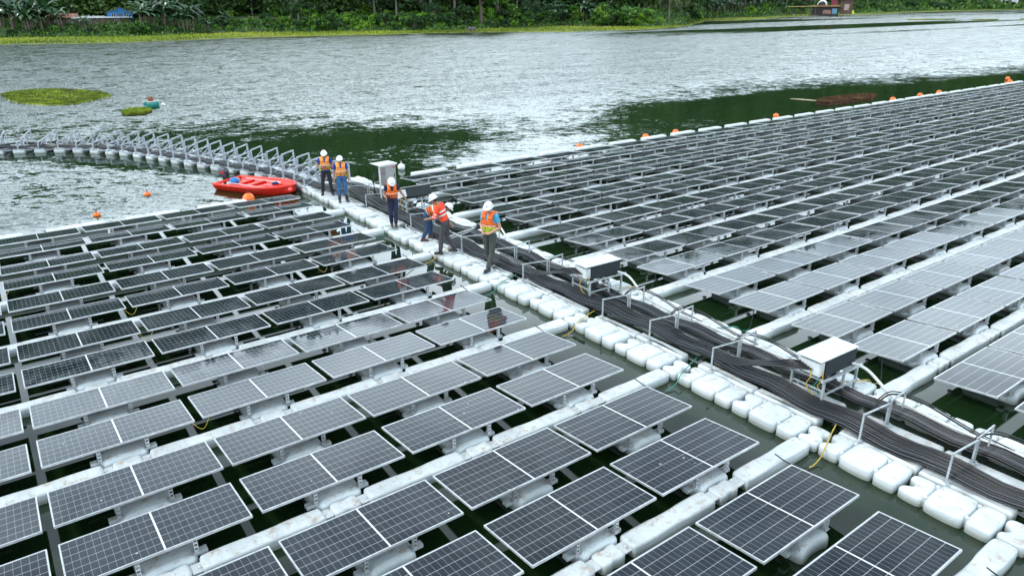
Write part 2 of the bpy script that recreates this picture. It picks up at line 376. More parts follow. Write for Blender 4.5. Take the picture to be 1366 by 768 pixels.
# every panel that falls in view, sorted by size in the picture
def px_of(P):
    d = P-CAM; z = d.dot(_f)
    if z < .4: return None
    return Vector((683+FPX*d.dot(CR)/z, 384-FPX*d.dot(CU)/z)), z
cells = []
for F, cols, rows in ((0, range(-0,6), range(-10,8)), (1, range(34), range(-12,6))):
    for c in cols:
        for r in rows:
            o, rz = panel_origin(F, c, r); vis = False; dist = (o-CAM).length
            for dx in (-hl, 0, hl):
                for dy in (-hw, hw):
                    q = px_of(o+Vector((dx,dy,ZFAR)))
                    if q and -25 < q[0].x < 1391 and 60 < q[0].y < 800: vis = True
            if vis: cells.append((dist, F, c, r, o, rz))
cells.sort(key=lambda a: a[0])
def row_name(F, r):
    k = r+(10 if F == 0 else 12); return ordn(k)
near_cells = cells[:300]; far_cells = cells[300:]
rv = random.Random(3)
for i, (dist, F, c, r, o, rz) in enumerate(near_cells):
    e = empty('solar_panel', o, rz+rv.uniform(-.003,.003)); e.rotation_euler.x = rv.uniform(-.006,.006); e.rotation_euler.y = rv.uniform(-.003,.003); e.location.z = rv.uniform(-.008,.008)
    tag(e, '%s solar panel, %s from the cable walkway, %s row from open lake' % (('left array','right array')[F], ordn(c), row_name(F,r)), 'solar panel', 'solar panels of the floating arrays')
    place('frame', me_frame, parent=e); place('glass', me_glass, (0,0,zc), parent=e, rot=(-TILT,0,0))
    for s in (-1,1):
        place('leg', me_legn, (s*.36, ynear, 0), parent=e)
        if dist < 34: place('leg', me_legf, (s*.36, yfar, 0), parent=e)
    if F == 0 and dist < 24 and rv.random() < .14: place('wire', me_wire, parent=e)
# the glass slab is modelled flat about its own centre
gv = np.zeros(len(me_glass.vertices)*3); me_glass.vertices.foreach_get('co', gv)
# the farthest panels: one mass
if far_cells:
    b = MB(); 
    for dist, F, c, r, o, rz in far_cells:
        T = Matrix.Translation(o)@Matrix.Rotation(rz, 4, 'Z')
        for me, mi, TT in ((me_frame,0,T),(me_glass,1,T@TM),(me_legn,0,T@Matrix.Translation((-.36,ynear,0))),(me_legn,0,T@Matrix.Translation((.36,ynear,0)))):
            b.add([TT@v.co for v in me.vertices], [tuple(p.vertices) for p in me.polygons], False, mi)
    pvf = M['pv'].copy(); pvf.name = 'far_photovoltaic_glass'
    fo = b.build('distant_solar_panels', [M['alu'], simple('far_dark_glass', (.03,.035,.045), .12, 0, .2, 2)])
    tag(fo, 'farthest solar panels merging into dark bands at the right edge', 'solar panels', kind='stuff')

# ------------------------------------------------------------------ floats under and between the panels
ZT = .20
def pf_mesh():
    b = MB(); ol = chaikin([(-.38,-.60),(-.30,-.65),(-.14,-.60),(.10,-.60),(.26,-.65),(.38,-.60),(.39,.20),(.34,.36),(-.34,.36),(-.39,.20)], 2)
    pillow(b, ol, -.10, ZT-.012, .09, .015)
    b.box(-.50,.50,-.50,-.40, .10,.16); 
    return b.mesh('panel_float', M['float'])
me_pf = pf_mesh()
pf2 = MB(); pillow(pf2, chaikin([(-.47,-.70),(.47,-.70),(.47,.3),(-.47,.3)],1), .02, .10, .03); 
def wf_mesh(L, W=.34):
    b = MB(); h = L/2; y = W/2
    ol = chaikin([(-h,-y+.03),(-h+.05,-y),(-h*.3,-y),(-h*.26,-y+.02),(h*.26,-y+.02),(h*.3,-y),(h-.05,-y),(h,-y+.03),(h,y-.03),(h-.05,y),(h*.3,y),(h*.26,y-.02),(-h*.26,y-.02),(-h*.3,y),(-h+.05,y),(-h,y-.03)], 2)
    pillow(b, ol, -.13, ZT-.012, .05, .003)
    for x in (-h*.62,0,h*.62): b.tube([(x,0,ZT-.02),(x,0,ZT-.004)], [.020,.014], 8)
    for k in range(-5,6):
        if abs(k) > 0: b.box(k*h/5.6-.006, k*h/5.6+.006, -y*.62, y*.62, ZT-.014, ZT-.006)
    return b.mesh('walkway_float', M['float'])
me_wf = wf_mesh(1.72); me_bf = wf_mesh(1.78, .40)
def cf_mesh():
    b = MB(); ol = chaikin([(-.20,-.15),(-.08,-.15),(0,-.11),(.08,-.15),(.20,-.15),(.22,-.05),(.22,.05),(.20,.15),(.08,.15),(0,.11),(-.08,.15),(-.20,.15),(-.22,.05),(-.22,-.05)], 2)
    pillow(b, ol, -.12, ZT-.03, .05, .004)
    b.ell((0,0,ZT-.03), (.03,.03,.008), 10, 4)
    for sx in (-1,1):
        b.box(sx*.33-.11, sx*.33+.11, -.10,.10, .10,.125); b.ell((sx*.33,0,.13),(.035,.035,.02),8,4)
    return b.mesh('connector_float', M['float'])
me_cf = cf_mesh()
pfs = cells[:300]
def bob(o, a=.012): o.location.z += rv.uniform(-a, a); o.rotation_euler.z += rv.uniform(-.012,.012); o.rotation_euler.x = rv.uniform(-.02,.02)
for dist, F, c, r, o, rz in pfs:
    f = place('panel_float', me_pf, o+Vector((0,0,0)), rz); bob(f, .006)
    tag(f, 'pale float under %s panel, %s from cable walkway, %s row from lake' % (('left array','right array')[F], ordn(c), row_name(F,r)), 'float', 'floats carrying the solar panels')
if cells[300:]:
    b = MB()
    for dist, F, c, r, o, rz in cells[300:]: b.add([o+v.co for v in me_pf.vertices], [tuple(p.vertices) for p in me_pf.polygons], True)
    tag(b.build('distant_panel_floats', M['float']), 'farthest pale floats below the distant solar panels', 'floats', kind='stuff')
def in_view(P, m=60):
    q = px_of(P); return q and -m < q[0].x < 1366+m and 60 < q[0].y < 768+m
wl = []
for F in (0,1):
    for a in range(-6 if F else -5, 4):
        yy = -(a*PAIR)-2.51-.21                                     # aisle after pair a
        for c in range(-1, 33 if F else 6):
            if F == 0:
                gx = XL-(c+1)*PITCHL+.066 if c >= 0 else XL+.06
                if c == -1: gx = XL+.12
                P = Vector((gx, yy, 0)); PC = Vector((XL-(c+1)*PITCHL-PL/2, yy, 0)); rz = 0
                if c == -1: P = Vector((XL+.11, yy, 0))
            else:
                X = (c+1)*PITCHR-.057
                P = Vector((XR+X*math.cos(DR)-yy*math.sin(DR), X*math.sin(DR)+yy+YR, 0)); rz = DR
                X2 = (c+1)*PITCHR+PL/2; PC = Vector((XR+X2-yy*math.sin(DR), X2*math.sin(DR)+yy+YR, 0))
            wl.append((F, a+(5 if F == 0 else 6), c+1, P, PC, rz))
for F, a, k, P, PC, rz in wl:
    A = ('left','right')[F]
    if in_view(P):
        f = place('walkway_float', me_wf, P, rz); bob(f)
        tag(f, 'long %s array aisle float, %s from cable walkway, %s aisle from lake' % (A, ordn(k), ordn(a)), 'float', 'long floats between panel rows')
    if in_view(PC) and (PC-CAM).length < 60 and k < (5 if F == 0 else 40):
        f = place('connector_float', me_cf, PC, rz); bob(f, .005)
        tag(f, 'small %s array connector float, %s from cable walkway, %s aisle from lake' % (A, ordn(k), ordn(a)), 'float', 'small connector floats between walkway floats')
# outer edge floats along the lake side
for F, n in ((0,5),(1,27)):
    for k in range(n):
        x = (XL-(k+1)*PITCHL+.07) if F == 0 else XR+(k+.5)*PITCHR+.9
        P = Vector((x, 16.33 if F == 0 else 16.60-k*.010, 0))
        if in_view(P, 30):
            f = place('edge_float', me_bf, P, 0); bob(f, .01); f.location.z += .02
            tag(f, 'bright edge float of %s array beside open water, %s from cable walkway' % (('left','right')[F], ordn(k)), 'float', 'edge floats along the open water')
# ------------------------------------------------------------------ central platform
def spine_big(L, flip=False):
    b = MB()
    parts = [[(.0,.05),(.03,.0),(.33,.0),(.36,.05),(.37,.60),(.33,.655),(.04,.65),(.0,.58)],
             [(.375,.07),(.41,.0),(.62,-.015),(.90,.0),(.94,.06),(.95,.58),(.91,.655),(.66,.665),(.42,.655),(.38,.59)],
             [(.955,.10),(.99,.03),(1.20,.03),(1.32,.06),(1.34,.14),(1.30,.22),(1.20,.27),(1.19,.36),(1.24,.42),(1.33,.45),(1.34,.56),(1.28,.63),(1.0,.64),(.96,.56)]]
    for o, zt, r in zip(parts, (ZT-.004, ZT+.004, ZT-.016), (.06,.07,.055)):
        pillow(b, chaikin([(y, x) for x, y in reversed(o)], 2), -.14, zt, r, .003)
    b.box(.10,.56,.30,1.0,.02,.13)
    for x, y in ((.12,.365),(.54,.365),(.12,.95),(.54,.95)): b.tube([(x,y,.10),(x,y,ZT-.005)], [.022,.030], 8)
    b.tube([(.33,.66,ZT),(.33,.66,ZT+.012)], [.022,.018], 10)
    return b
def fix_ccw(b): return b
me_sb = spine_big(1.34).mesh('platform_float', M['float'])
def spine_small():
    b = MB(); o = [(0,0),(.26,.0),(.36,.05),(.36,.15),(.28,.20),(.24,.28),(.30,.36),(.38,.40),(.38,.52),(.30,.58),(.0,.58),(-.02,.46),(.05,.40),(.05,.32),(-.02,.25),(-.03,.1)]
    pillow(b, chaikin([(y, x) for x, y in reversed(o)], 2), -.12, ZT-.02, .06, .006); return b
me_ss = spine_small().mesh('junction_float', M['float'])
def spine_narrow(L=1.36, W=.27):
    b = MB(); h = L; o = [(0,.03),(.03,0),(L*.42,0),(L*.46,.07),(L*.54,.07),(L*.58,0),(L-.03,0),(L,.03),(L,W-.03),(L-.03,W),(.03,W),(0,W-.03)]
    pillow(b, chaikin([(y, x) for x, y in reversed(o)], 2), -.12, ZT-.03, .065, .006); return b
me_sn = spine_narrow().mesh('narrow_float', M['float'])
me_sm = spine_narrow(1.36, .5).mesh('middle_float', M['float'])
spots = []
k = 0
for a in range(-6, 5):
    yj = -(a*PAIR)-2.72                                             # junction where an aisle meets the platform
    spots.append((yj-.18, 's'))
    spots.append((yj+.20, 'b')); spots.append((yj+1.57, 'b'))
spots.sort(key=lambda s: -s[0])
def near_px(P): return in_view(P, 120)
sides = {'left': 10.14, 'right': 12.30}
kk = {'left': 0, 'right': 0}; names_side = {'left': 'walking side', 'right': 'panel side'}
for side, x0 in sides.items():
    n = 0; ns = 0
    for y, ty in spots:
        P = Vector((x0, y, 0))
        if y > 17 or not near_px(P+Vector((.3,.6,0))): continue
        if ty == 'b':
            f = place('platform_float', me_sb, P); f.location.x += rv.uniform(-.03,.03); bob(f, .012)
            tag(f, 'large lobed float on %s of cable platform, %s from the cabinet end' % (('left side','right side')[side == 'right'], ordn(n)), 'float', 'lobed floats of the cable platform'); n += 1
            if side == 'left':
                g = place('narrow_float', me_sn, P+Vector((.70,0,0))); bob(g, .01)
                tag(g, 'narrow float between lobed floats and cables, %s from the cabinet end' % ordn(n-1), 'float', 'narrow floats beside the cables')
                g = place('middle_float', me_sm, P+Vector((1.28,0.02,-.03))); bob(g, .01)
                tag(g, 'white float beneath the black cables, %s from the cabinet end' % ordn(n-1), 'float', 'floats beneath the cables')
        else:
            f = place('junction_float', me_ss, P+Vector((.03,0,0))); bob(f, .008)
            tag(f, 'small hooked float where an aisle meets platform %s, %s from lake' % (('left side','right side')[side == 'right'], ordn(ns)), 'float', 'small hooked floats at the aisle junctions'); ns += 1
# ------------------------------------------------------------------ cable path: along the platform, then over the bridge
FE = [(10.15,-14),(10.15,-8),(10.15,0),(10.15,8),(10.15,13),(10.15,15.6),(10.08,18),(9.75,20),(9.15,21.8),(8.5,23.3),(7.9,24.8),(7.25,26.4),(6.6,28),(5.9,29.5),(5.1,30.9),(4.2,32.1),(3.2,33.0),(2.0,33.8),(.6,34.4),(-1,34.8),(-3,35.1),(-6,35.3)]
def catmull(P, n=8):
    out = []
    for i in range(len(P)-1):
        p0 = Vector(P[max(i-1,0)]); p1 = Vector(P[i]); p2 = Vector(P[i+1]); p3 = Vector(P[min(i+2,len(P)-1)])
        for k in range(n):
            t = k/n; out.append(.5*((2*p1)+(p2-p0)*t+(2*p0-5*p1+4*p2-p3)*t*t+(3*p1-p0-3*p2+p3)*t*t*t))
    out.append(Vector(P[-1])); return out
path = catmull(FE, 8); arc = [0]
for i in range(1, len(path)): arc.append(arc[-1]+(path[i]-path[i-1]).length)
def at_arc(s):
    i = max(1, min(len(path)-1, int(np.searchsorted(arc, s)))); t = (s-arc[i-1])/(arc[i]-arc[i-1]); p = path[i-1].lerp(path[i], t); d = (path[i]-path[i-1]).normalized()
    i0 = max(0, i-5); i1 = min(len(path)-1, i+4); d = (path[i1]-path[i0]).normalized()
    return p, Vector((d.y, -d.x)), d
S0 = arc[[i for i, p in enumerate(path) if p.y > 15.5][0]]
# bridge floats and rails
def bfm(wd=.6, ln=.62):
    b = MB(); pillow(b, chaikin([(0,-ln/2+.06),(.08,-ln/2),(wd-.08,-ln/2),(wd,-ln/2+.06),(wd,ln/2-.06),(wd-.08,ln/2),(.08,ln/2),(0,ln/2-.06)], 2), -.12, .27, .13, .01); return b.mesh('bridge_float', M['float'])
me_brf = bfm()
def rail_parts(e, x0, x1, h0, h1, th=.040):
    for x, h in ((x0, h0), (x1, h1)):
        b = MB(); b.bar((x,0,.18), (x,0,.20+h), th); b.box(x-.045,x+.045,-.04,.04,.205,.213); b.build('post', M['galv'], e)
    b = MB(); b.bar((x0-.02,0,.20+h0), (x1+.02,0,.20+h1), th, th*.85); b.build('crossbar', M['galv'], e)
nb = 0; s = S0+1.2
while s < arc[-1]-1:
    p, n_, d = at_arc(s); rz = math.atan2(n_.y, n_.x)
    if in_view(Vector((p.x,p.y,0)), 40):
        for j in range(3):
            q = p+n_*(.0+j*.72); f = place('bridge_float', me_brf, (q.x,q.y,0), rz); bob(f, .01)
            tag(f, 'rounded float in %s line of the curved cable bridge, %s from platform' % (('front','middle','rear')[j], ordn(nb)), 'float', 'floats under the curved cable bridge')
        e = empty('cable_rail', (p.x,p.y,0), rz); rail_parts(e, .06,.66,.36,.42, .06); rail_parts(e, .72,1.34,.46,.54, .06); rail_parts(e, 1.42,2.05,.60,.70, .06)
        for x0_, x1_, h_ in ((.06,.70,.5),(.74,1.38,.62),(1.44,2.05,.6)): b = MB(); b.bar((x0_,.03,.26),(x1_,.03,h_+.05),.026); b.build('brace', M['galv'], e)
        b = MB(); b.bar((.0,-.28,.235),(.0,.28,.235),.05,.02); b.bar((2.0,-.28,.235),(2.0,.28,.235),.05,.02); b.bar((0,-.18,.24),(2.0,-.18,.24),.03,.03); b.box(-.02,2.05,-.50,-.34,.17,.20); b.box(-.02,2.05,.34,.50,.17,.20); b.build('base_rail', M['galv'], e)
        tag(e, 'pale metal rail frame over the curved cable bridge, %s from the platform' % ordn(nb), 'rail', 'rail frames over the cables'); nb += 1
    s += 1.0
for o in C.objects:
    if o.name.startswith('cable_rail'):
        for ch in o.children: ch.data.materials[0] = M['bridge_metal']
# cables
def cable_group(lat, wid, n, zb, r, seed, s0, s1, name_label, blend):
    rr = random.Random(seed); ws = 1 if lat < 1.5 else 3
    for i in range(n):
        ph = [rr.uniform(0,6.28) for _ in range(4)]; pts = []; s = s0; off = (i/(n-1)-.5)
        shuffle = rr.uniform(-.06,.06)
        while s < s1:
            p, n_, d = at_arc(s); t = min(1, max(0, (s-S0+3)/5)); t = t*t*(3-2*t)
            L = lat+(blend-lat)*t+off*wid*(1-.10*t)*(1+.14*math.sin(s*.9+ws))+.06*math.sin(s*.42+ws*2.1)+.004*math.sin(s*2.1+ph[0])+shuffle*.30*math.sin(s*.21+ph[1])
            sag = .035*math.sin(s*2*math.pi/1.56+ws)+.003*math.sin(s*1.7+ph[2])+.04*math.sin(s*.55+ws)*(1-t)
            hump = .16*math.exp(-((s-S0+1.5)/1.6)**2)
            z = zb+sag+.003*math.sin(s*2.9+ph[3])+hump+.05*t
            q = p+n_*L; pts.append((q.x, q.y, z)); s += .33
        b = MB(); b.tube(pts, r, 6)
        o = b.build('power_cable', M['cable'] if rr.random() < .7 else M['cable_grey'])
        tag(o, name_label, 'cable', 'black cables running along the platform '+('nearer' if 'left' in name_label else 'farther'))
end = arc[-1]-.5
cable_group(1.12, .54, 15, .255, .0145, 1, 0, end, 'one of the black cables of the left bundle along the walkway', .36)
cable_group(1.10, .48, 13, .290, .0145, 2, 0, end, 'one of the black cables of the left bundle along the walkway', .36)
cable_group(1.10, .40, 9, .322, .0145, 6, 0, end, 'one of the black cables of the left bundle along the walkway', .36)
cable_group(1.90, .38, 11, .255, .0145, 3, 0, end, 'one of the black cables of the right bundle along the walkway', 1.40)
cable_group(1.90, .32, 9, .290, .0145, 4, 0, end, 'one of the black cables of the right bundle along the walkway', 1.40)
# rail frames on the platform
RY = [-9.4,-7.82,-6.42,-3.30,-1.60,-.12,2.95,4.45,5.99,9.08,12.4,14.0]
for i, y in enumerate(reversed(RY)):
    e = empty('cable_rail', (10.15, y, 0), rv.uniform(-.03,.03)); 
    for x0,x1,h0,h1 in ((.67,1.49,.50,.42),(1.56,2.02,.47,.50)): rail_parts(e, x0, x1, h0, h1, .027)
    tag(e, 'galvanised rail frame straddling the cables on the platform, %s from the cabinet' % ordn(i), 'rail', 'rail frames over the cables')
# ------------------------------------------------------------------ inverters
def inverter(y, x, label, tilt=0):
    e = empty('inverter', (x, y, 0), R(-2)); top = []
    for sx, sy in ((-.52,-.33),(-.52,.33),(.10,-.33),(.52,-.33),(.52,.33)):
        b = MB(); b.bar((sx,sy,.20),(sx,sy,.68),.040); b.box(sx-.06,sx+.06,sy-.05,sy+.05,.205,.214); b.build('leg', M['galv'], e)
    b = MB()
    for sy in (-.33,.33): b.bar((-.60,sy,.66),(.68,sy,.66),.045,.035)
    for sx in (-.52,.0,.5): b.bar((sx,-.31,.66),(sx,.31,.66),.04,.030)
    b.bar((-.52,-.36,.40),(.52,-.36,.40),.03); b.bar((-.52,-.36,.45),(-.52,.36,.45),.03)
    b.build('table_frame', M['galv'], e)
    T = Matrix.Rotation(R(3), 4, 'X')
    b = MB(); b.box(-.42,.53,-.26,.23,.685,1.02,0,None)
    for x_ in (-.38,.02,.46): b.tube([(x_,-.259,.97),(x_,-.268,.97)], .012, 8)
    b.box(.30,.48,-.266,-.261,.74,.78)
    case = b.build('casing', M['dark_metal'], e); top.append(case)
    b = MB(); b.box(-.62,.56,-.275,.25,1.032,1.046); b.box(-.30,-.27,-.06,-.02,1.0465,1.049); top.append(b.build('sun_cover', M['white_metal'], e))
    b = MB(); b.box(-.57,-.43,-.235,.22,.72,.975); b.box(-.578,-.57,-.225,.21,.73,.965)
    for a_, c_ in ((-.2,.75),(-.2,.945),(.185,.75),(.185,.945)): b.tube([(-.578,a_,c_),(-.584,a_,c_)], .010, 6)
    top.append(b.build('junction_box', M['white_metal'], e))
    if tilt:
        for o in top: o.data.transform(Matrix.Translation((0,0,.80)) @ Matrix.Rotation(tilt, 4, 'X') @ Matrix.Translation((0,0,-.80)))
    b = MB()
    for k in range(6): b.tube([(-.5,-.2+k*.08,.79),(-.48,-.2+k*.08,.66),(-.3+k*.05,-.15+k*.05,.5),(-.2+k*.05,.1,.30)], .014, 6)
    for k in range(4): b.tube([(.0+k*.1,-.1,.76),(.05+k*.1,-.16,.62),(.1+k*.06,.05,.5),(.0,.1*k,.32)], .014, 6)
    b.ell((.10,-.12,.58),(.10,.07,.09)); b.ell((.30,-.05,.55),(.08,.07,.1)); b.build('cable_tail', M['black'], e)
    for col, x_, yy in (('yellow',-.57,-.05),('green_wire',-.50,-.18),('yellow',-.46,-.22)):
        b = MB(); b.tube([(x_,yy,.84),(x_-.05,yy-.06,.7),(x_-.02,yy+.04,.5),(x_+.02,yy-.04,.34),(x_+.05,yy-.1,.3)], .010, 6); b.build('ground_wire', M[col], e)
    tag(e, label, 'inverter', 'inverters on stands over the cables')
    return e
inverter(-5.05, 11.93, 'white-topped inverter on a metal stand, nearest to the camera end of the walkway')
inverter(1.27, 11.92, 'white-topped inverter on a metal stand, between the tall man and the nearest inverter')
inverter(11.05, 12.10, 'dark inverter on a metal stand behind the worker with the outstretched arm', R(-24))
# thick black leads from each inverter back to the bundle
for y, x in ((-5.05,11.93),(1.27,11.92)):
    for k in range(5):
        b = MB(); z = .84+k*.018; P0 = Vector((x-.6, y-.08+k*.06, z)); pts = catmull([P0, P0+Vector((-.12,.22,-.03)), P0+Vector((-.30+.05*k,.8,-.16-.035*k)), P0+Vector((-.34+.07*k,1.5,-.40-.02*k)), P0+Vector((-.2+.06*k,2.3,-.48)), P0+Vector((-.1+.05*k,3.4,-.50))], 6)
        b.tube(pts, .017, 6); tag(b.build('inverter_lead', M['cable']), 'one of the black leads swooping from the %s inverter to the cable bundle' % ('nearest' if y < 0 else 'second nearest'), 'cable', 'leads of the %s inverter' % ('nearest' if y < 0 else 'second nearest'))
# white conduits
for i, (y0, y1) in enumerate(((-5.05,-11.5),(1.27,-4.4),(7.0,1.9))):
    P = [Vector((12.15,y0-.1,.78)), Vector((12.55,y0-.45,.62)), Vector((12.50,y0-1.1,.30)), Vector((12.36,y0-1.9,.28)), Vector((12.31,y0-3.2,.30)), Vector((12.36,(y0+y1)/2-.6,.28)), Vector((12.33,y1,.27))]
    b = MB(); b.tube(catmull(P, 8), .030, 8)
    tag(b.build('conduit_pipe', M['pipe']), 'white conduit pipe curving down from the stand of the %s inverter' % ('nearest','second nearest','hidden far')[i] if i < 2 else 'white conduit pipe curving beside the tall man with the cyan shirt', 'pipe')
# loose black and purple cables on the right of the rails
for i, y in enumerate((-8.6,-7.0,-3.9,-2.1,-.6,2.4)):
    b = MB(); pts = catmull([Vector((11.9,y+.9,.34)), Vector((12.12,y+.75,.56)), Vector((12.35,y+.3,.50)), Vector((12.42,y-.5,.30)), Vector((12.35,y-1.2,.27))], 6)
    b.tube(pts, .016, 6); b.tube([p+Vector((.03,.03,.03)) for p in pts], .012, 6)
    tag(b.build('loose_cable', M['cable']), 'dark looped cable spilling over the right rail, %s from the near end' % ordn(i), 'cable', 'loose cables over the right rails')
# wires from the platform to the arrays
wi = 0
for a in range(-4, 3):
    yj = -(a*PAIR)-2.72
    for sgn, xe, dx in ((-1,10.14,-1.05),(1,12.95,.9)):
        yy = yj-.35 if sgn < 0 else yj+.45
        P = [Vector((10.95 if sgn < 0 else 12.4, yy+.25, .24)), Vector((xe-sgn*.35, yy+.1, .235)), Vector((xe-sgn*.02, yy-.02, .215)), Vector((xe+sgn*.15, yy-.05, .08)), Vector((xe+sgn*.45, yy-.05, .035)), Vector((xe+sgn*.75, yy+.1, .14)), Vector((xe+sgn*1.0, yy+.25, znear-.03))]
        pp = catmull(P, 6); nm = len(pp)*2//3; e = empty('ground_wire', P[0]); inv = e.location
        b = MB(); b.tube([p-inv for p in pp[:nm+1]], .011, 6); b.build('yellow_length' if a % 2 else 'green_length', M['yellow' if a % 2 else 'green_wire'], e)
        b = MB(); b.tube([p-inv for p in pp[nm:]], .011, 6); b.build('sleeve', M['cable'], e)
        tag(e, '%s grounding wire from platform to %s array, %s aisle wire from lake' % ('yellow' if a % 2 else 'green', 'left' if sgn < 0 else 'right', ordn(a+4)), 'wire', 'grounding wires from the platform to the arrays'); wi += 1
# ------------------------------------------------------------------ cabinet by the far end of the platform
e = empty('control_cabinet', (11.95, 13.15, 0), R(6))
b = MB(); b.box(-.06,.42,-.20,.18,.72,1.50); b.box(-.045,.405,-.212,-.20,.74,1.48); b.build('cabinet_box', M['steel'], e)
b = MB(); b.box(.34,.37,-.222,-.212,1.05,1.18); b.build('handle', M['black'], e)
b = MB(); b.box(.28,.39,-.218,-.213,1.40,1.45); b.build('warning_sticker', simple('red_sticker', (.6,.03,.02), .5), e)
b = MB(); b.box(-.36,.44,-.30,.30,1.56,1.58); b.box(-.36,.44,-.30,-.292,1.52,1.56); b.build('roof', M['white_metal'], e)
for x_, y_ in ((-.24,-.12),(.36,.22)): 
    b = MB(); b.bar((x_,y_,.2),(x_,y_,1.57),.05); b.build('post', M['white_metal'], e)
b = MB()
for k in range(4): b.tube(catmull([Vector((-.12,-.05+k*.04,1.2)), Vector((-.45,-.1+k*.05,1.3-k*.1)), Vector((-.5,-.1,.8)), Vector((-.42,-.1+k*.05,.45)), Vector((-.2,0,.28))], 6), .012, 6)
b.build('cable_loop', M['cable'], e)
tag(e, 'grey steel cabinet on posts under a small white roof at the far platform end', 'cabinet')

# ------------------------------------------------------------------ buoys
def ball(P, r, mat, label, name='marker_buoy', squash=1.0, group=None):
    e = empty(name, P); b = MB(); b.ell((0,0,0), (r,r,r*squash), 18, 12); b.build('ball', M[mat], e)
    b = MB(); b.tube([(0,0,r*squash*.92),(0,0,r*squash+.05)], .022, 8); b.tube([(.03*math.cos(t),0,r*squash+.07+.03*math.sin(t)) for t in np.linspace(0,6.28,12)], .008, 5); b.build('eyelet', M['black'] if mat != 'white_plastic' else M['white_plastic'], e)
    tag(e, label, 'buoy', group); return e
ball((7.86,16.62,.15), .23, 'orange_ball', 'large round orange buoy between the red boat and the left array')
ball((15.4,18.3,.12), .17, 'white_plastic', 'small white buoy floating beyond the first panel of the right array')
GB = 'orange buoys floating off the arrays'
for i, (x, y) in enumerate(((4.96,20.38),(2.82,18.18))):
    ball((x,y,.03), .13, 'orange_ball', ['orange buoy in open water left of the red boat','orange buoy in open water nearest the left array edge floats'][i], squash=.75, group=GB)
for i, (px, py) in enumerate(((775,198),(861,184),(901,178),(1035,156),(1202,135),(1245,130),(1264,125.5),(1344,106),(1360,111))):
    P = ground(px, py, .08); ball((P.x,max(P.y,16.95),.14), .19 if i < 4 else .21, 'orange_ball', 'orange buoy beyond the outer edge of the right array, %s from the left' % ordn(i), squash=.9, group=GB)

# ------------------------------------------------------------------ red boat
def boat():
    A = Vector((8.0,19.9)); B = Vector((9.72,16.95)); ax = (B-A).normalized(); L = (B-A).length
    e = empty('boat', (A.x,A.y,0), math.atan2(ax.y,ax.x))
    red = NT('red_plastic_hull'); f = red.noise(obj_pos(red), 3, 4); red.l(red.mix(red.ramp(f,[(.3,0.),(.7,1.)]), (.62,.018,.010), (.80,.035,.015)), red.b.inputs['Base Color']); red.set(Roughness=.38); red = red.m
    N = 18; secs = []
    def hw_(t): return .90*(1-.10*(1-t)**2)*(1 if t < .45 else math.sqrt(max(0, 1-((t-.45)/.57)**2.4)))
    def sheer(t): return .29+.09*t**2.2
    outer = []; inner = []
    for i in range(N+1):
        t = i/N; x = L*t; w_ = max(hw_(t), .03); h = sheer(t); kz = -.12+.22*max(0,(t-.72)/.28)**2
        prof = [(-w_,h),(-w_*1.0,h-.07),(-w_*.955,h-.09),(-w_*.95,h-.16),(-w_*.91,h-.175),(-w_*.86,.06+kz*.2),(-w_*.45,kz),(0,kz-.03),(w_*.45,kz),(w_*.86,.06+kz*.2),(w_*.91,h-.175),(w_*.95,h-.16),(w_*.955,h-.09),(w_,h-.07),(w_,h)]
        g = min(.10, w_*.8)
        xin = min(x, L-.16) if i else .06
        prof2 = [(w_-g,h+.004),(w_-g-.015,h-.04),((w_-g)*.85,.10),(0,.08),(-(w_-g)*.85,.10),(-w_+g+.015,h-.04),(-w_+g,h+.004)]
        secs.append([Vector((x,a,z)) for a, z in prof]+[Vector((xin,a,z)) for a, z in prof2])
    b = MB(); b.loft(secs, True)
    b.build('hull', red, e)
    b = MB()                                                         # rounded gunwale tube
    for sgn in (-1,1):
        b.tube([(L*t, sgn*max(hw_(t)-.045,0), sheer(t)-.02) for t in [k/24 for k in range(25)]]+[(L+.02,0,sheer(1)-.02)], .062, 10)
    b.tube([(.04,-hw_(0)+.05,sheer(0)-.02),(.04,hw_(0)-.05,sheer(0)-.02)], .055, 10); b.build('gunwale', red, e)
    for x0, wd in ((.50,.34),(1.20,.26),(1.85,.28)):
        b = MB(); b.box(x0,x0+wd,-.76,.76,.19,.23); b.box(x0+.02,x0+wd-.02,-.70,.70,.09,.189); b.build('bench', red, e)
    b = MB(); b.box(2.35,2.68,-.30,.30,.09,.30); b.build('bow_locker', red, e)
    for sgn in (-1,1):
        b = MB(); y = sgn*.48; b.tube([(.6,y,.31),(2.0,y*1.05,.28)], .018, 6); b.box(2.0,2.4,y*1.05-.06,y*1.05+.06,.27,.285); tag(b.build('oar', M['white_metal'], None), 'pale oar lying in the red boat along its %s side' % ('near' if sgn < 0 else 'far'), 'oar')
    return e, L, red
bo, bL, redm = boat()
bm_ = Matrix.Translation(bo.location)@Matrix.Rotation(bo.rotation_euler.z, 4, 'Z')
for o in list(C.objects):
    if o.name.startswith('oar'): o.location = bo.location; o.rotation_euler = bo.rotation_euler.copy()
tag(bo, 'open red plastic boat moored by the far end of the left array', 'boat')
e = empty('outboard_motor', bm_@Vector((-.10,.05,.30)), bo.rotation_euler.z)
b = MB(); b.ell((-.04,0,.34),(.24,.16,.17),16,10); b.box(-.2,.12,-.12,.12,.15,.30); b.build('cowling', simple('motor_cowling', (.05,.055,.075), .3), e)
b = MB(); b.box(-.16,.08,-.165,-.15,.27,.33); b.build('stripe', simple('motor_red', (.6,.02,.02), .4), e)
b = MB(); b.tube([(-.06,0,.2),(-.1,0,-.5)], [.08,.05], 8); b.box(.0,.14,-.08,.08,-.05,.2); b.tube([(.1,0,.2),(.5,-.05,.26)], .025, 8); b.build('shaft', M['black'], e)
tag(e, 'dark outboard motor clamped on the stern of the red boat', 'motor')
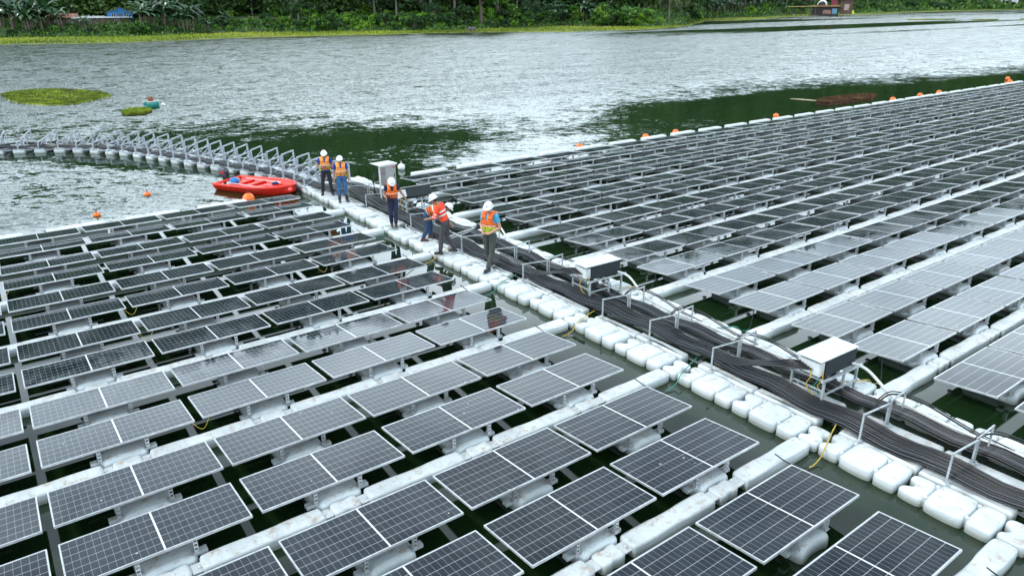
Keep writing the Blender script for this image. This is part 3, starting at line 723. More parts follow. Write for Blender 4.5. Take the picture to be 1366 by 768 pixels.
def bundle(P, r, col, label, name, cat):
    b = MB(); b.ell((0,0,0), r, 14, 8); b.ell((r[0]*.6,0,-.02),(r[0]*.6,r[1]*.7,r[2]*.7),10,6)
    o = b.build(name, simple(name+'_cloth', col, .7, 0, .3, 20), None, P); tag(o, label, cat)
bundle(bm_@Vector((.60,-.20,.34)), (.17,.15,.14), (.02,.22,.62), 'bright blue bundle on the stern bench of the red boat', 'blue_bundle', 'bag')
bundle(bm_@Vector((2.52,.05,.34)), (.14,.10,.07), (.01,.02,.12), 'dark navy cap on the bow locker of the red boat', 'cap', 'cap')
bundle(bm_@Vector((.36,.2,.28)), (.12,.16,.09), (.42,.30,.2), 'tan and red bundle beside the motor in the red boat', 'tan_bundle', 'bag')

# ------------------------------------------------------------------ people
SKIN = simple('skin', (.33,.17,.10), .55, 0, .1, 9); SKIN_P = simple('skin_pale', (.52,.27,.19), .55, 0, .1, 9)
def cloth(name, c, var=.25): return simple(name, c, .8, 0, var, 14, .25)
CL = {'royal': cloth('royal_blue_cotton', (.015,.03,.30)), 'black': cloth('black_cotton', (.018,.019,.024)), 'jeans': cloth('blue_denim', (.04,.13,.27), .5),
 'navy': cloth('navy_cotton', (.012,.018,.055)), 'dkjeans': cloth('dark_denim', (.015,.045,.11), .3), 'grey': cloth('dark_grey_cotton', (.055,.052,.062)), 'olive': cloth('grey_green_cotton', (.050,.058,.050)),
 'cyan': cloth('cyan_cotton', (.05,.36,.58)), 'orange': cloth('orange_vest_fabric', (.90,.16,.02), .3), 'orange2': cloth('light_orange_vest_fabric', (.95,.34,.06), .2), 'redor': cloth('orange_red_fabric', (.85,.065,.02), .2), 'lime': cloth('lime_fabric', (.55,.80,.03)),
 'boot': simple('rubber_boot', (.02,.022,.03), .35, 0, .2, 20), 'shoe': simple('brown_shoe_leather', (.07,.035,.025), .6, 0, .3, 20), 'refl': simple('reflective_band', (.72,.76,.74), .35, .1, .05, 9), 'strap': simple('webbing', (.03,.03,.03), .8),
 'helmet': simple('white_helmet_shell', (.80,.83,.86), .28, 0, .03, 9), 'logo': simple('blue_logo', (.02,.15,.55), .4), 'hair': simple('black_hair', (.012,.01,.01), .6), 'tan': cloth('grey_cotton', (.35,.42,.45))}
def V(*a): return Vector(a)
BASE = dict(head=V(0,.02,1.585), neck=V(0,-.01,1.44), chest=V(0,-.01,1.28), waist=V(0,0,1.07), pelvis=V(0,0,.92),
 shL=V(-.185,-.01,1.385), shR=V(.185,-.01,1.385), elL=V(-.235,-.03,1.11), elR=V(.235,-.03,1.11), wrL=V(-.235,.04,.87), wrR=V(.235,.04,.87),
 hdL=V(0,.03,-1), hdR=V(0,.03,-1), hipL=V(-.095,0,.88), hipR=V(.095,0,.88), knL=V(-.105,.02,.48), knR=V(.105,.02,.48), anL=V(-.11,-.02,.09), anR=V(.11,-.02,.09),
 toeL=V(-.03,1,0), toeR=V(.03,1,0), look=V(0,1,-.1), up=V(0,0,1), right=V(1,0,0))
def person(loc, fwd, pose, wear, label, s=1.0, logo=False, skin=SKIN):
    J = {k: v.copy() for k, v in BASE.items()}
    for k, v in pose.items(): J[k] = Vector(v)
    fx, fy = Vector(fwd).normalized()[:2]; e = empty('person', loc, math.atan2(fy, fx)-math.pi/2); e.scale = (s,s,s)
    def torso_rings(g, lo=0., hi=1., seg=10, chest_w=.165, waist_w=.142, hip_w=.160, pts=None):
        P = [J['pelvis'], J['waist'], J['chest'], J['neck']]; W = [(hip_w,.112),(waist_w,.100),(chest_w+.01,.118),(.075,.062)]
        rings = []
        for i in range(seg+1):
            t = lo+(hi-lo)*i/seg; u = t*3; k = min(2, int(u)); f = u-k; f2 = f*f*(3-2*f) if k < 2 else f**1.9
            c = P[k].lerp(P[k+1], f); rx = W[k][0]+(W[k+1][0]-W[k][0])*f2+g; ry = W[k][1]+(W[k+1][1]-W[k][1])*f2+g
            d = (P[min(k+1,3)]-P[k]).normalized(); dn = (P[min(k+2,3)]-P[min(k+1,2)]).normalized(); d = d.lerp(dn, f).normalized()
            x = (J['shR']-J['shL']).normalized()*(.5+.5*min(1,t*1.4))+(J['hipR']-J['hipL']).normalized()*(.5-.5*min(1,t*1.4)); x = (x-d*x.dot(d)).normalized(); y = d.cross(x)
            gg = g if not callable(pts) else g+pts(t)
            rings.append([c+x*((rx+(pts(t) if pts else 0))*math.cos(a))+y*((ry+(pts(t) if pts else 0))*math.sin(a)) for a in [2*math.pi*j/18 for j in range(18)]])
        return rings
    def remesh(b, name, mat, vox, sm=4):
        o = b.build(name, mat, e); r = o.modifiers.new('r', 'REMESH'); r.mode = 'VOXEL'; r.voxel_size = vox; r.use_smooth_shade = True
        if sm: q = o.modifiers.new('s', 'SMOOTH'); q.iterations = sm; q.factor = .5
        dg = bpy.context.evaluated_depsgraph_get(); me = bpy.data.meshes.new_from_object(o.evaluated_get(dg)); o.modifiers.clear(); o.data = me
        if not me.materials: me.materials.append(mat)
        me.polygons.foreach_set('use_smooth', [True]*len(me.polygons)); return o
    # head frame
    lk = J['look'].normalized(); up = J['up']-lk*J['up'].dot(lk); up.normalize(); rt = lk.cross(up); H = J['head']
    HM = Matrix((rt, lk, up)).transposed()
    # body: one continuous surface
    b = MB(); b.loft(torso_rings(-.012)); b.tube([J['chest'], J['neck'], H-up*.04], [.07,.058,.052], 12)
    b.ell(H+up*.01, (.074,.093,.108), 18, 14, HM); b.ell(H+lk*.02-up*.06, (.052,.066,.06), 14, 10, HM)
    b.ell(H+lk*.098-up*.012, (.013,.018,.026), 8, 6, HM)
    for sgn in (-1,1):
        b.ell(H+rt*sgn*.076-up*.005, (.012,.022,.03), 8, 6, HM); b.ell(H+lk*.088+up*.028+rt*sgn*.03, (.022,.012,.008), 8, 5, HM); b.ell(H+lk*.083-up*.03+rt*sgn*.03,(.02,.014,.018),8,5,HM)
    b.ell(H+lk*.092-up*.053, (.022,.01,.007), 8, 5, HM)
    for S in 'LR':
        sg = -1 if S == 'L' else 1
        sh, el, wr = J['sh'+S], J['el'+S], J['wr'+S]
        b.tube([J['chest'].lerp(sh,.5)+V(0,0,.03), sh, sh.lerp(el,.5), el, el.lerp(wr,.3), wr], [.06,.060,.050,.040,.041,.027], 12); b.ell(sh, (.062,.062,.062)); b.ell(el, (.041,)*3)
        hd = J['hd'+S].normalized(); side = hd.cross(V(1,0,0) if abs(hd.x) < .8 else V(0,0,1)).normalized(); pn = side.cross(hd).normalized()
        pc = wr+hd*.05; PM = Matrix((side, pn, hd)).transposed(); b.ell(pc, (.040,.020,.052), 12, 8, PM); b.tube([wr-hd*.01, pc], [.027,.03], 10)
        for k, ln in enumerate((.060,.072,.068,.052)):
            q = pc+hd*.035+side*((k-1.5)*.019); q2 = q+hd*ln*.55+pn*.010; q3 = q2+hd*ln*.40+pn*.028; b.tube([q, q2, q3], [.0095,.009,.0078], 8); b.ell(q3, (.008,)*3, 8, 5)
        q = wr+hd*.025+side*sg*-.028; b.tube([q, q+side*sg*-.030+hd*.028+pn*.012, q+side*sg*-.036+hd*.058+pn*.026], [.013,.011,.009], 8)
        hp, kn, an = J['hip'+S], J['kn'+S], J['an'+S]
        b.tube([hp+V(0,0,.03), hp.lerp(kn,.3), kn, kn.lerp(an,.3), an], [.085,.078,.053,.055,.036], 12); b.ell(hp, (.085,)*3); b.ell(kn, (.053,)*3)
    remesh(b, 'body', skin, .0085, 3)
    # trousers
    b = MB(); b.loft(torso_rings(.010, 0, .36, 6)); 
    for S in 'LR':
        hp, kn, an = J['hip'+S], J['kn'+S], J['an'+S]; lo = kn.lerp(an, .55) if wear.get('tall') else kn.lerp(an, .93)
        b.ell(hp, (.102,.105,.11)); b.tube([hp+V(0,0,.04), hp.lerp(kn,.3), kn+V(0,0,.03), kn-V(0,0,.03), kn.lerp(lo,.5), lo], [.098,.094,.074,.070,.068,.064], 14)
    o = remesh(b, 'trousers', CL[wear['trousers']], .011, 3)
    # shirt
    b = MB(); b.loft(torso_rings(.014, .10 if wear.get('untuck', 1) else .2, 1, 10))
    slv = wear.get('sleeve', .55)
    for S in 'LR':
        sh, el, wr = J['sh'+S], J['el'+S], J['wr'+S]; b.ell(sh, (.078,)*3); b.tube([J['chest'].lerp(sh,.5)+V(0,0,.03), sh, sh.lerp(el, min(1,slv))], [.07,.077,.066], 12)
        if slv > 1: b.tube([sh.lerp(el,.9), el, el.lerp(wr, slv-1)], [.064,.056,.044], 12); b.ell(el, (.056,)*3)
    remesh(b, 'shirt', CL[wear['shirt']], .011, 3)
    # boots
    for S in 'LR':
        an, kn = J['an'+S], J['kn'+S]; t = J['toe'+S].normalized(); sx = t.cross(V(0,0,1)).normalized(); b = MB()
        z0 = an.z-.09
        FM = Matrix((sx, t, V(0,0,1))).transposed()
        b.ell(V(an.x,an.y,z0+.045)+t*.06, (.048,.135,.045), 14, 8, FM); b.ell(V(an.x,an.y,z0+.05)-t*.02, (.045,.065,.05), 12, 8, FM)
        top = kn.lerp(an, .35) if wear.get('tall') else kn.lerp(an, .84)
        b.tube([an-V(0,0,.03), an+V(0,0,.03), top], [.052,.054,.062] if wear.get('tall') else [.05,.048,.05], 12)
        b.loft([[V(an.x,an.y,z)+t*(.05+.15*math.cos(a))+sx*(.052*math.sin(a)) for a in [2*math.pi*j/14 for j in range(14)]] for z in (z0,z0+.022)])
        remesh(b, 'boot', CL[wear.get('boot','boot')], .010, 2)
    # vest
    if wear.get('vest'):
        vo, v2 = wear['vest'], wear.get('vest2')
        lo, hi = wear.get('vlo', .22), .80
        puff = (lambda t: .012*abs(math.sin(t*26)))
        R_ = torso_rings(.036, lo, hi, 26, pts=puff)
        b = MB(); n = 18
        mats = [CL[vo]]+([CL[v2]] if v2 else [])
        for i in range(len(R_)-1):
            for j in range(n):
                a = 2*math.pi*(j+.5)/n; front = math.sin(a); t = lo+(hi-lo)*(i+.5)/26
                if t > .60 and abs(math.cos(a)) > .80: continue       # arm holes
                if t > .70 and front > .985: continue                   # open neck
                if abs(a-math.pi/2) < .02 and False: continue
                q = [R_[i][j],R_[i][(j+1)%n],R_[i+1][(j+1)%n],R_[i+1][j]]; mi = 1 if (v2 and t < .40) else 0
                b.add(q, [(0,1,2,3)], True, mi)
        for S in (-1,1):
            c = J['neck']; sp = J['chest']; xx = (J['shR']-J['shL']).normalized(); dd = (c-sp).normalized(); yy = dd.cross(xx)
            b.tube(catmull([sp+dd*.05+xx*S*.09+yy*.125, sp+dd*.14+xx*S*.10+yy*.08, sp+dd*.175+xx*S*.10, sp+dd*.14+xx*S*.10-yy*.09, sp+dd*.04+xx*S*.09-yy*.125], 4), [(.048,.026)]*17, 10, True, 0)
        vst = b.build('vest', mats, e); so_ = vst.modifiers.new('solid', 'SOLIDIFY'); so_.thickness = .026; so_.offset = -1
        dg = bpy.context.evaluated_depsgraph_get(); me = bpy.data.meshes.new_from_object(vst.evaluated_get(dg)); vst.modifiers.clear(); vst.data = me
        for t, mt in ((lo+.05,'strap'),(lo+.16,'strap'),(lo+.29,'refl' if wear.get('band',1) else 'strap')):
            rr = torso_rings(.040, t, t+.032, 2, pts=lambda q: .012); b = MB(); b.loft(rr, False); b.build('belt', CL[mt], vst)
        rr = torso_rings(.052, lo, hi, 20, pts=puff); b = MB()
        for S in (3,4,5):
            pass
        b.tube([R_[i][4]+(R_[i][4]-J['waist'].lerp(J['chest'], i/26)).normalized()*.002 for i in range(0,15,2)], .004, 6); b.build('zip', CL['strap'], vst)
        if wear.get('side'):
            for S in (0, 9):
                b = MB(); b.tube([R_[i][S]*1.0 for i in (0,2)]+[R_[0][S]-V(0,0,.07)], (.02), 8); b.build('side_strap', CL[wear['side']], vst)
    if wear.get('jacket'):
        for t in (.42,.60):
            rr = torso_rings(.020, t, t+.06, 2); b = MB(); b.loft(rr, False); b.build('reflective_band', CL['refl'], e)
        for S in 'LR':
            sh, el, wr = J['sh'+S], J['el'+S], J['wr'+S]
            for t in (.62,.88):
                b = MB(); b.tube([sh.lerp(el,t), sh.lerp(el,t+.14)], .074-.01*t, 12, False); b.build('sleeve_band', CL['refl'], e)
    # helmet and hair
    b = MB(); b.ell(H+up*.02-lk*.012, (.081,.098,.098), 16, 10, HM); b.build('hair', CL['hair'], e).scale = (1,1,1)
    b = MB(); hc = H+up*.055-lk*.004; rings = []
    for k in range(7):
        ph = math.pi/2*k/6; rings.append([hc+HM@V(.112*math.cos(ph)*math.cos(a), .135*math.cos(ph)*math.sin(a), .112*math.sin(ph)) for a in [2*math.pi*j/24 for j in range(24)]])
    b.loft([[hc+(p-hc)*1.0-up*.012 for p in rings[0]]]+rings)
    brim = [hc-up*.014+HM@V(.126*math.cos(a), (.150+(.045 if math.sin(a) > .2 else 0)*math.sin(a))*math.sin(a), 0) for a in [2*math.pi*j/24 for j in range(24)]]
    b.loft([[p-up*.004 for p in brim],[p+up*.006 for p in brim]]); b.tube([hc+HM@V(0,.125*math.cos(t),.112*math.sin(t)+.004) for t in np.linspace(.25,2.9,9)], .011, 6)
    hm = b.build('helmet', CL['helmet'], e)
    if logo:
        b = MB(); p = hc+HM@V(0,.118,.052); b.ell(p, (.022,.008,.020), 10, 6, HM); 
        p2 = hc+HM@V(-.100,.02,.04); b.ell(p2, (.008,.03,.018), 10, 6, HM); b.build('emblem', CL['logo'], hm)
    tag(e, label, 'person'); return e
ZS = ZT+.006
TC = lambda x, y: (CAM.x-x, CAM.y-y)
# 1: hands together at the chest
person((10.47,15.1,ZS), (-.45,-.9), dict(elL=V(-.30,.02,1.13), elR=V(.30,.02,1.13), wrL=V(-.10,.27,1.16), wrR=V(.10,.27,1.16), hdL=V(1,.15,.1), hdR=V(-1,.15,.1), hipL=V(-.10,0,.88), knL=V(-.14,.02,.48), anL=V(-.17,-.02,.09), knR=V(.15,.02,.48), anR=V(.19,-.02,.09), look=V(0,1,-.35), toeL=V(-.25,1,0), toeR=V(.25,1,0)),
    dict(trousers='black', shirt='royal', vest='orange2', side='lime', tall=0), 'person in orange life vest and royal blue shirt holding hands at the chest, black trousers', 1.0)
person((10.50,13.72,ZS), (-.30,-.95), dict(hipL=V(-.10,0,.88), knL=V(-.11,.02,.48), anL=V(-.14,-.02,.09), knR=V(.12,.02,.48), anR=V(.13,.0,.09), elL=V(-.25,-.02,1.11), elR=V(.25,-.02,1.11), wrL=V(-.26,.05,.87), wrR=V(.26,.05,.87), look=V(.1,1,-.15), toeL=V(-.3,1,0)),
    dict(trousers='jeans', shirt='royal', vest='orange2', side='lime', tall=1), 'person in blue jeans, tall black boots and orange life vest, arms hanging down', 1.0)
person((10.50,9.66,ZS), (-.35,-.93), dict(head=V(.0,.09,1.555), neck=V(0,.03,1.43), elL=V(-.30,-.02,1.17), wrL=V(-.42,.12,1.00), hdL=V(-.3,.3,-.8), elR=V(.27,.0,1.13), wrR=V(.22,.22,1.06), hdR=V(-.2,1,-.1), look=V(-.05,.75,-.75), up=V(0,.5,.8), knL=V(-.08,.08,.49), anL=V(-.06,.03,.09), knR=V(.09,.03,.48), anR=V(.06,-.13,.09)),
    dict(trousers='navy', shirt='navy', vest='orange', boot='shoe', sleeve=.5), 'person in dark clothes and orange life vest looking down, one arm stretched to the rail', .98)
# 4: bent over the cables, turned right
person((10.74,7.66,ZS), (.84,-.54), dict(pelvis=V(0,-.10,.84), waist=V(0,.04,.96), chest=V(0,.28,1.04), neck=V(0,.46,1.06), head=V(0,.60,1.05), shL=V(-.17,.37,1.02), shR=V(.17,.37,1.02), elL=V(-.22,.42,.76), elR=V(.22,.46,.76), wrL=V(-.12,.60,.58), wrR=V(.14,.64,.56), hdL=V(.2,.6,-.7), hdR=V(-.1,.6,-.7),
    hipL=V(-.095,-.10,.80), hipR=V(.095,-.10,.80), knL=V(-.13,.02,.45), knR=V(.14,-.08,.44), anL=V(-.16,-.02,.09), anR=V(.17,-.24,.09), look=V(0,.7,-.7), up=V(0,.7,.6)),
    dict(trousers='dkjeans', shirt='cyan', vest='orange', boot='shoe', vlo=.16), 'person in dark jeans and orange life vest bending right over the cables', .97)
person((10.46,6.25,ZS), (-.62,.62), dict(head=V(-.02,.30,1.53), neck=V(-.01,.19,1.42), chest=V(0,.13,1.26), waist=V(0,.05,1.06), pelvis=V(0,0,.92), shL=V(-.18,.15,1.36), shR=V(.18,.13,1.36), elL=V(-.26,.24,1.10), elR=V(.24,.20,1.09), wrL=V(-.16,.46,1.03), wrR=V(.16,.40,.98), hdL=V(.2,1,-.4), hdR=V(-.1,1,-.5), look=V(.15,.9,-.5), up=V(0,.3,.9),
    knL=V(-.13,.10,.48), anL=V(-.17,.14,.09), knR=V(.12,.0,.48), anR=V(.15,-.20,.09)),
    dict(trousers='grey', shirt='redor', sleeve=1.3, jacket=1, untuck=1), 'person in orange-red jacket with reflective bands and grey trousers leaning forward', 1.04, True)
person((10.70,4.31,ZS), (-.93,-.36), dict(elL=V(-.27,-.05,1.12), wrL=V(-.10,.17,.98), hdL=V(.8,.5,-.1), elR=V(.27,-.04,1.12), wrR=V(.08,.19,.98), hdR=V(-.8,.5,-.1), look=V(-.30,1,-.32), knL=V(-.10,.06,.48), anL=V(-.07,.19,.09), knR=V(.10,-.02,.48), anR=V(.12,-.20,.09), head=V(-.01,.05,1.585), toeL=V(.05,1,0)),
    dict(trousers='olive', shirt='cyan', vest='orange', vest2='lime', band=1, vlo=.16), 'tall person in cyan shirt and orange and lime vest, hands clasped at the waist', 1.11, True, SKIN_P)
# tool beside worker three and cable cutters by the bending worker
b = MB(); b.box(-.05,.05,-.04,.10,-.05,.05); b.bar((0,.02,-.05),(0,.0,-.17),.045); b.tube([(0,.10,.01),(0,.22,.01)], .018, 8); b.box(-.035,.035,-.04,.05,-.22,-.17)
o = b.build('cordless_drill', M['black'], None, (10.28,9.48,1.27), 2.7); tag(o, 'black cordless tool in the right hand of the worker looking down', 'power tool')
e = empty('puller_tool', (11.30,6.75,.40)); b = MB(); b.tube([(-.35,.25,0),(.05,.0,.16),(.45,-.30,.34)], .022, 8); b.tube([(-.35,.05,.02),(.1,-.1,.14),(.48,-.22,.30)], .018, 8); b.build('lever', M['galv'], e)
b = MB(); b.ell((.45,-.28,.36),(.06,.06,.06)); b.ell((.52,-.20,.30),(.05,.05,.05)); b.box(.36,.50,-.34,-.16,.26,.33); b.build('jaw', M['black'], e)
tag(e, 'metal lever tool with dark ends resting on the cables before the bending worker', 'tool')

# ------------------------------------------------------------------ lakeside terrain
SHORE = [(-900,66),(-300,61),(0,60),(100,59),(200,56),(300,51.5),(400,49),(500,47),(580,44.5),(640,43.5),(760,43),(870,39.5),(900,37),(925,34),(938,29),(1000,27),(1060,22.5),(1110,21),(1180,19.5),(1210,17),(1300,14.5),(1366,13),(1600,12),(2600,12)]
BANK = [(-900,56),(0,53.5),(200,50.5),(300,45.8),(400,44.8),(500,43.5),(580,43),(640,41),(700,38.5),(760,36.5),(800,37.4),(870,38),(900,35.5),(925,31),(938,26),(1000,24.5),(1060,20.5),(1110,19),(1180,17.6),(1210,15.8),(1300,14),(1366,12.7),(1600,11.7),(2600,11.7)]
ELEV = [(-900,12),(0,12.2),(150,12.2),(300,12.0),(520,11.8),(600,10),(660,8.6),(740,8.0),(800,8.4),(860,10.2),(1000,10.6),(1150,9.6),(1366,7.5),(1800,6),(2600,6)]
def interp(T, x):
    if x <= T[0][0]: return T[0][1]
    for (a, b_), (c, d) in zip(T, T[1:]):
        if x <= c: return b_+(d-b_)*(x-a)/(c-a)
    return T[-1][1]
def px_az(px): d = ray(px, 20); return math.atan2(d.x, d.y)
AZT = [(px_az(p), p) for p in range(-900, 2601, 20)]
def az_px(az): return interp(AZT, az)
def rad_of(px, T): P = ground(px, interp(T, px)); return math.hypot(P.x-CAM.x, P.y-CAM.y)
def polar(az, r, z): return Vector((CAM.x+math.sin(az)*r, CAM.y+math.cos(az)*r, z))
RS = {}
def shore_r(az):
    px = az_px(az); return rad_of(px, SHORE), rad_of(px, BANK), interp(ELEV, px)
def terrain_z(az, r):
    rs, rb, el = shore_r(az)
    d = r-rs; g = max(3, rb-rs)
    if d < 0: return -.6
    k = rs/180
    if d < g: return .10+.22*d/g
    d -= g; n = noise.noise(Vector((math.sin(az)*r*.03, math.cos(az)*r*.03, 1)))*1.2
    if d < 16*k: return .35+3.4*k**.5*(d/(16*k))+n*.25*min(1,d/5)
    if d < 28*k: return .35+3.4*k**.5+.2*(d-16*k)/12+n*.25
    z0 = .55+3.4*k**.5; kk = min(k, 1.6)
    D = 300*kk; rc = rb+28*k+D; hc = math.tan(R(el))*rc+7-9
    t = min(1, (d-28*k)/D); t2 = t*t*(3-2*t)*.35+t*.65
    return z0+(hc-z0)*t2+n*2*min(1, t*4)
naz = 250; azs = [px_az(-900)+(px_az(2600)-px_az(-900))*i/(naz-1) for i in range(naz)]
offs = [-2,0,.15,.5,1,'g','g+4','g+8','g+12','g+16','g+22','g+28','g+36','g+50','g+70','g+95','g+125','g+160','g+200','g+250','g+300','g+360','g+500']
vs = []; 
for az in azs:
    rs, rb, el = shore_r(az); k = rs/180; g = max(3, rb-rs)
    for o_ in offs:
        if isinstance(o_, str): r = rs+g+float(o_[1:] or 0)*k
        elif o_ < 0: r = rs-2
        else: r = rs+o_*g*.98
        jit = 0
        if isinstance(o_, (int,float)) and o_ == 0: r += noise.noise(Vector((az*60,0,0)))*.012*rs
        z = terrain_z(az, r) if not (isinstance(o_, (int,float)) and o_ <= 0) else (-.6 if o_ < 0 else .02)
        vs.append(polar(az, r, z))
nr = len(offs); fs = [(i*nr+j, i*nr+j+1, (i+1)*nr+j+1, (i+1)*nr+j) for i in range(naz-1) for j in range(nr-1)]
fs_g = [f for f in fs if (f[0] % nr) < 5]; fs_h = [f for f in fs if (f[0] % nr) >= 5]
def ground_mat(name, stops, sc):
    t = NT(name); p = world_pos(t); f = t.noise(t.mapping(p, (1,1,1)), sc, 6, .65); t.l(t.ramp(f, stops), t.b.inputs['Base Color']); t.set(Roughness=.9); t.bump(f, .6, .5); return t.m
mbg = MB(); mbg.add(vs, [f[::-1] for f in fs_g], True); tag(mbg.build('grassy_shore', ground_mat('shore_weed', [(.30,(.07,.07,.03)),(.42,(.10,.13,.022)),(.58,(.17,.20,.03)),(.72,(.30,.26,.08))], .09)), kind='structure')
mbh = MB(); mbh.add(vs, [f[::-1] for f in fs_h], True); tag(mbh.build('hillside', ground_mat('hill_soil', [(.3,(.02,.04,.012)),(.55,(.035,.07,.015)),(.75,(.07,.07,.03))], .25)), kind='structure')
# footpath on the terrace
path_m = simple('pale_track', (.30,.27,.20), .9, 0, .3, .5)
mb = MB(); P1 = []; P2 = []
for i in range(60):
    px = 255+i*5; az = px_az(px); rs, rb, el = shore_r(az); k = rs/180; r = rb+17*k+2*math.sin(px*.02); P1.append(polar(az, r, terrain_z(az, r)+.16)); P2.append(polar(az, r+3.0, terrain_z(az, r+3.0)+.16))
mb.add(P1+P2, [(i, i+1, 60+i+1, 60+i) for i in range(59)], True); tag(mb.build('footpath', path_m), kind='structure')

# ------------------------------------------------------------------ vegetation
def quads_mesh(name, P, Rt, Up, rnd, mat, extra=None):
    """P,Rt,Up: (n,3) arrays: a bent leaf of two quads each"""
    n = len(P); v = np.empty((n, 6, 3)); N = np.cross(Rt, Up); N /= (np.linalg.norm(N, axis=1, keepdims=True)+1e-9); bend = N*np.linalg.norm(Rt, axis=1, keepdims=True)*.35
    v[:,0] = P-Up*.5-Rt*.18; v[:,1] = P-Up*.5+Rt*.18; v[:,2] = P-Rt*.5+bend*0; v[:,3] = P+Rt*.5; v[:,4] = P+Up*.5-Rt*.12-bend; v[:,5] = P+Up*.5+Rt*.12-bend
    idx = np.arange(n)[:,None]*6; f = np.concatenate([idx+np.array([[0,1,3,2]]), idx+np.array([[2,3,5,4]])], 1).reshape(-1)
    me = bpy.data.meshes.new(name); me.vertices.add(n*6); me.vertices.foreach_set('co', v.reshape(-1)); me.loops.add(n*8); me.loops.foreach_set('vertex_index', f)
    me.polygons.add(n*2); me.polygons.foreach_set('loop_start', np.arange(n*2)*4); me.polygons.foreach_set('loop_total', np.full(n*2, 4)); me.update(calc_edges=True)
    a = me.attributes.new('rnd', 'FLOAT', 'POINT'); a.data.foreach_set('value', np.repeat(rnd, 6)); me.materials.append(mat); return me
def unit(n): v = RNG.normal(size=(n,3)); return v/np.linalg.norm(v, axis=1, keepdims=True)
def leaves(clumps, per, spread, size, flat=.7):
    """clumps: (k,4) centre+radius"""
    k = len(clumps); c = np.repeat(clumps, per, 0); n = len(c); u = unit(n); u[:,2] = u[:,2]*.8+.25*np.abs(u[:,2]); rr = RNG.uniform(.55, 1.05, n)[:,None]*c[:,3:4]
    P = c[:,:3]+u*rr*np.array([1,1,flat])*spread; out = u*.6+unit(n)*.7; out[:,2] -= .15; out /= np.linalg.norm(out, axis=1, keepdims=True)
    Rt = np.cross(out, unit(n)); Rt /= np.linalg.norm(Rt, axis=1, keepdims=True)+1e-9; s = RNG.uniform(.6, 1.3, n)[:,None]*size
    rnd = np.clip(np.repeat(RNG.uniform(0,1,k), per)*.65+RNG.uniform(0,1,n)*.35+.15*u[:,2]*0, 0, 1)
    return P, Rt*s*.62, out*s, rnd
def crown_clumps(w_, h, z0, k, top=.5, hollow=.45):
    o = []
    while len(o) < k:
        p = RNG.uniform(-1,1,3); r = np.linalg.norm(p)
        if r > 1 or r < hollow: continue
        z = z0+h*(p[2]*.5+.5); nar = 1-.35*max(0, p[2])**2*top*2
        o.append((p[0]*w_*nar, p[1]*w_*nar, z, RNG.uniform(.16,.30)*w_))
    return np.array(o)
def trunk_mesh(name, h, r, cl, mat, lean=0, nb=9):
    b = MB(); pts = [Vector((lean*t*t*h+.15*math.sin(t*5)*r*4, .12*math.sin(t*4+1)*r*4, -.6+t*(h+.6))) for t in [k/7 for k in range(8)]]
    b.tube(pts, [r*(1.25-.8*k/7) for k in range(8)], 9)
    for i in range(min(nb, len(cl))):
        c = Vector(cl[i][:3]); t = RNG.uniform(.45,.9); a = pts[int(t*7)]; mid = a.lerp(c,.5)+Vector((0,0,.08*h)); b.tube([a, mid, c], [r*.45, r*.28, r*.08], 6)
    return b.mesh('trunk', mat)
PROT = {}
def proto_tree(key, w_, h, z0, k, per, leaf, size, mat, th, tr, bark, lean=0, flat=.7, hollow=.45, top=.5):
    cl = crown_clumps(w_, h, z0, k, top, hollow); P, Rt, Up, rnd = leaves(cl, per, 1.0, size, flat)
    PROT[key] = (quads_mesh('crown', P, Rt, Up, rnd, M[leaf]), trunk_mesh('trunk', th, tr, cl, bark, lean) if th else None)
proto_tree('broad', 5.2, 8.5, 3.4, 34, 70, 'leaf', .75, None, 8.5, .32, M['bark'])
proto_tree('broad2', 4.2, 9.5, 2.6, 30, 70, 'leaf_dark', .7, None, 9, .28, M['bark_pale'], .03)
proto_tree('tall', 3.6, 8.0, 6.5, 26, 70, 'leaf', .7, None, 12, .26, M['bark_pale'], .02)
proto_tree('bush', 2.6, 2.8, -.2, 22, 60, 'leaf', .5, None, 1.6, .10, M['bark'], 0, .7, .3)
proto_tree('bush_bright', 2.4, 2.6, -.2, 22, 60, 'leaf_bright', .5, None, 1.4, .09, M['bark'], 0, .7, .3)
proto_tree('bush_dark', 2.8, 3.2, -.3, 22, 60, 'leaf_dark', .5, None, 1.8, .10, M['bark'], 0, .7, .3)
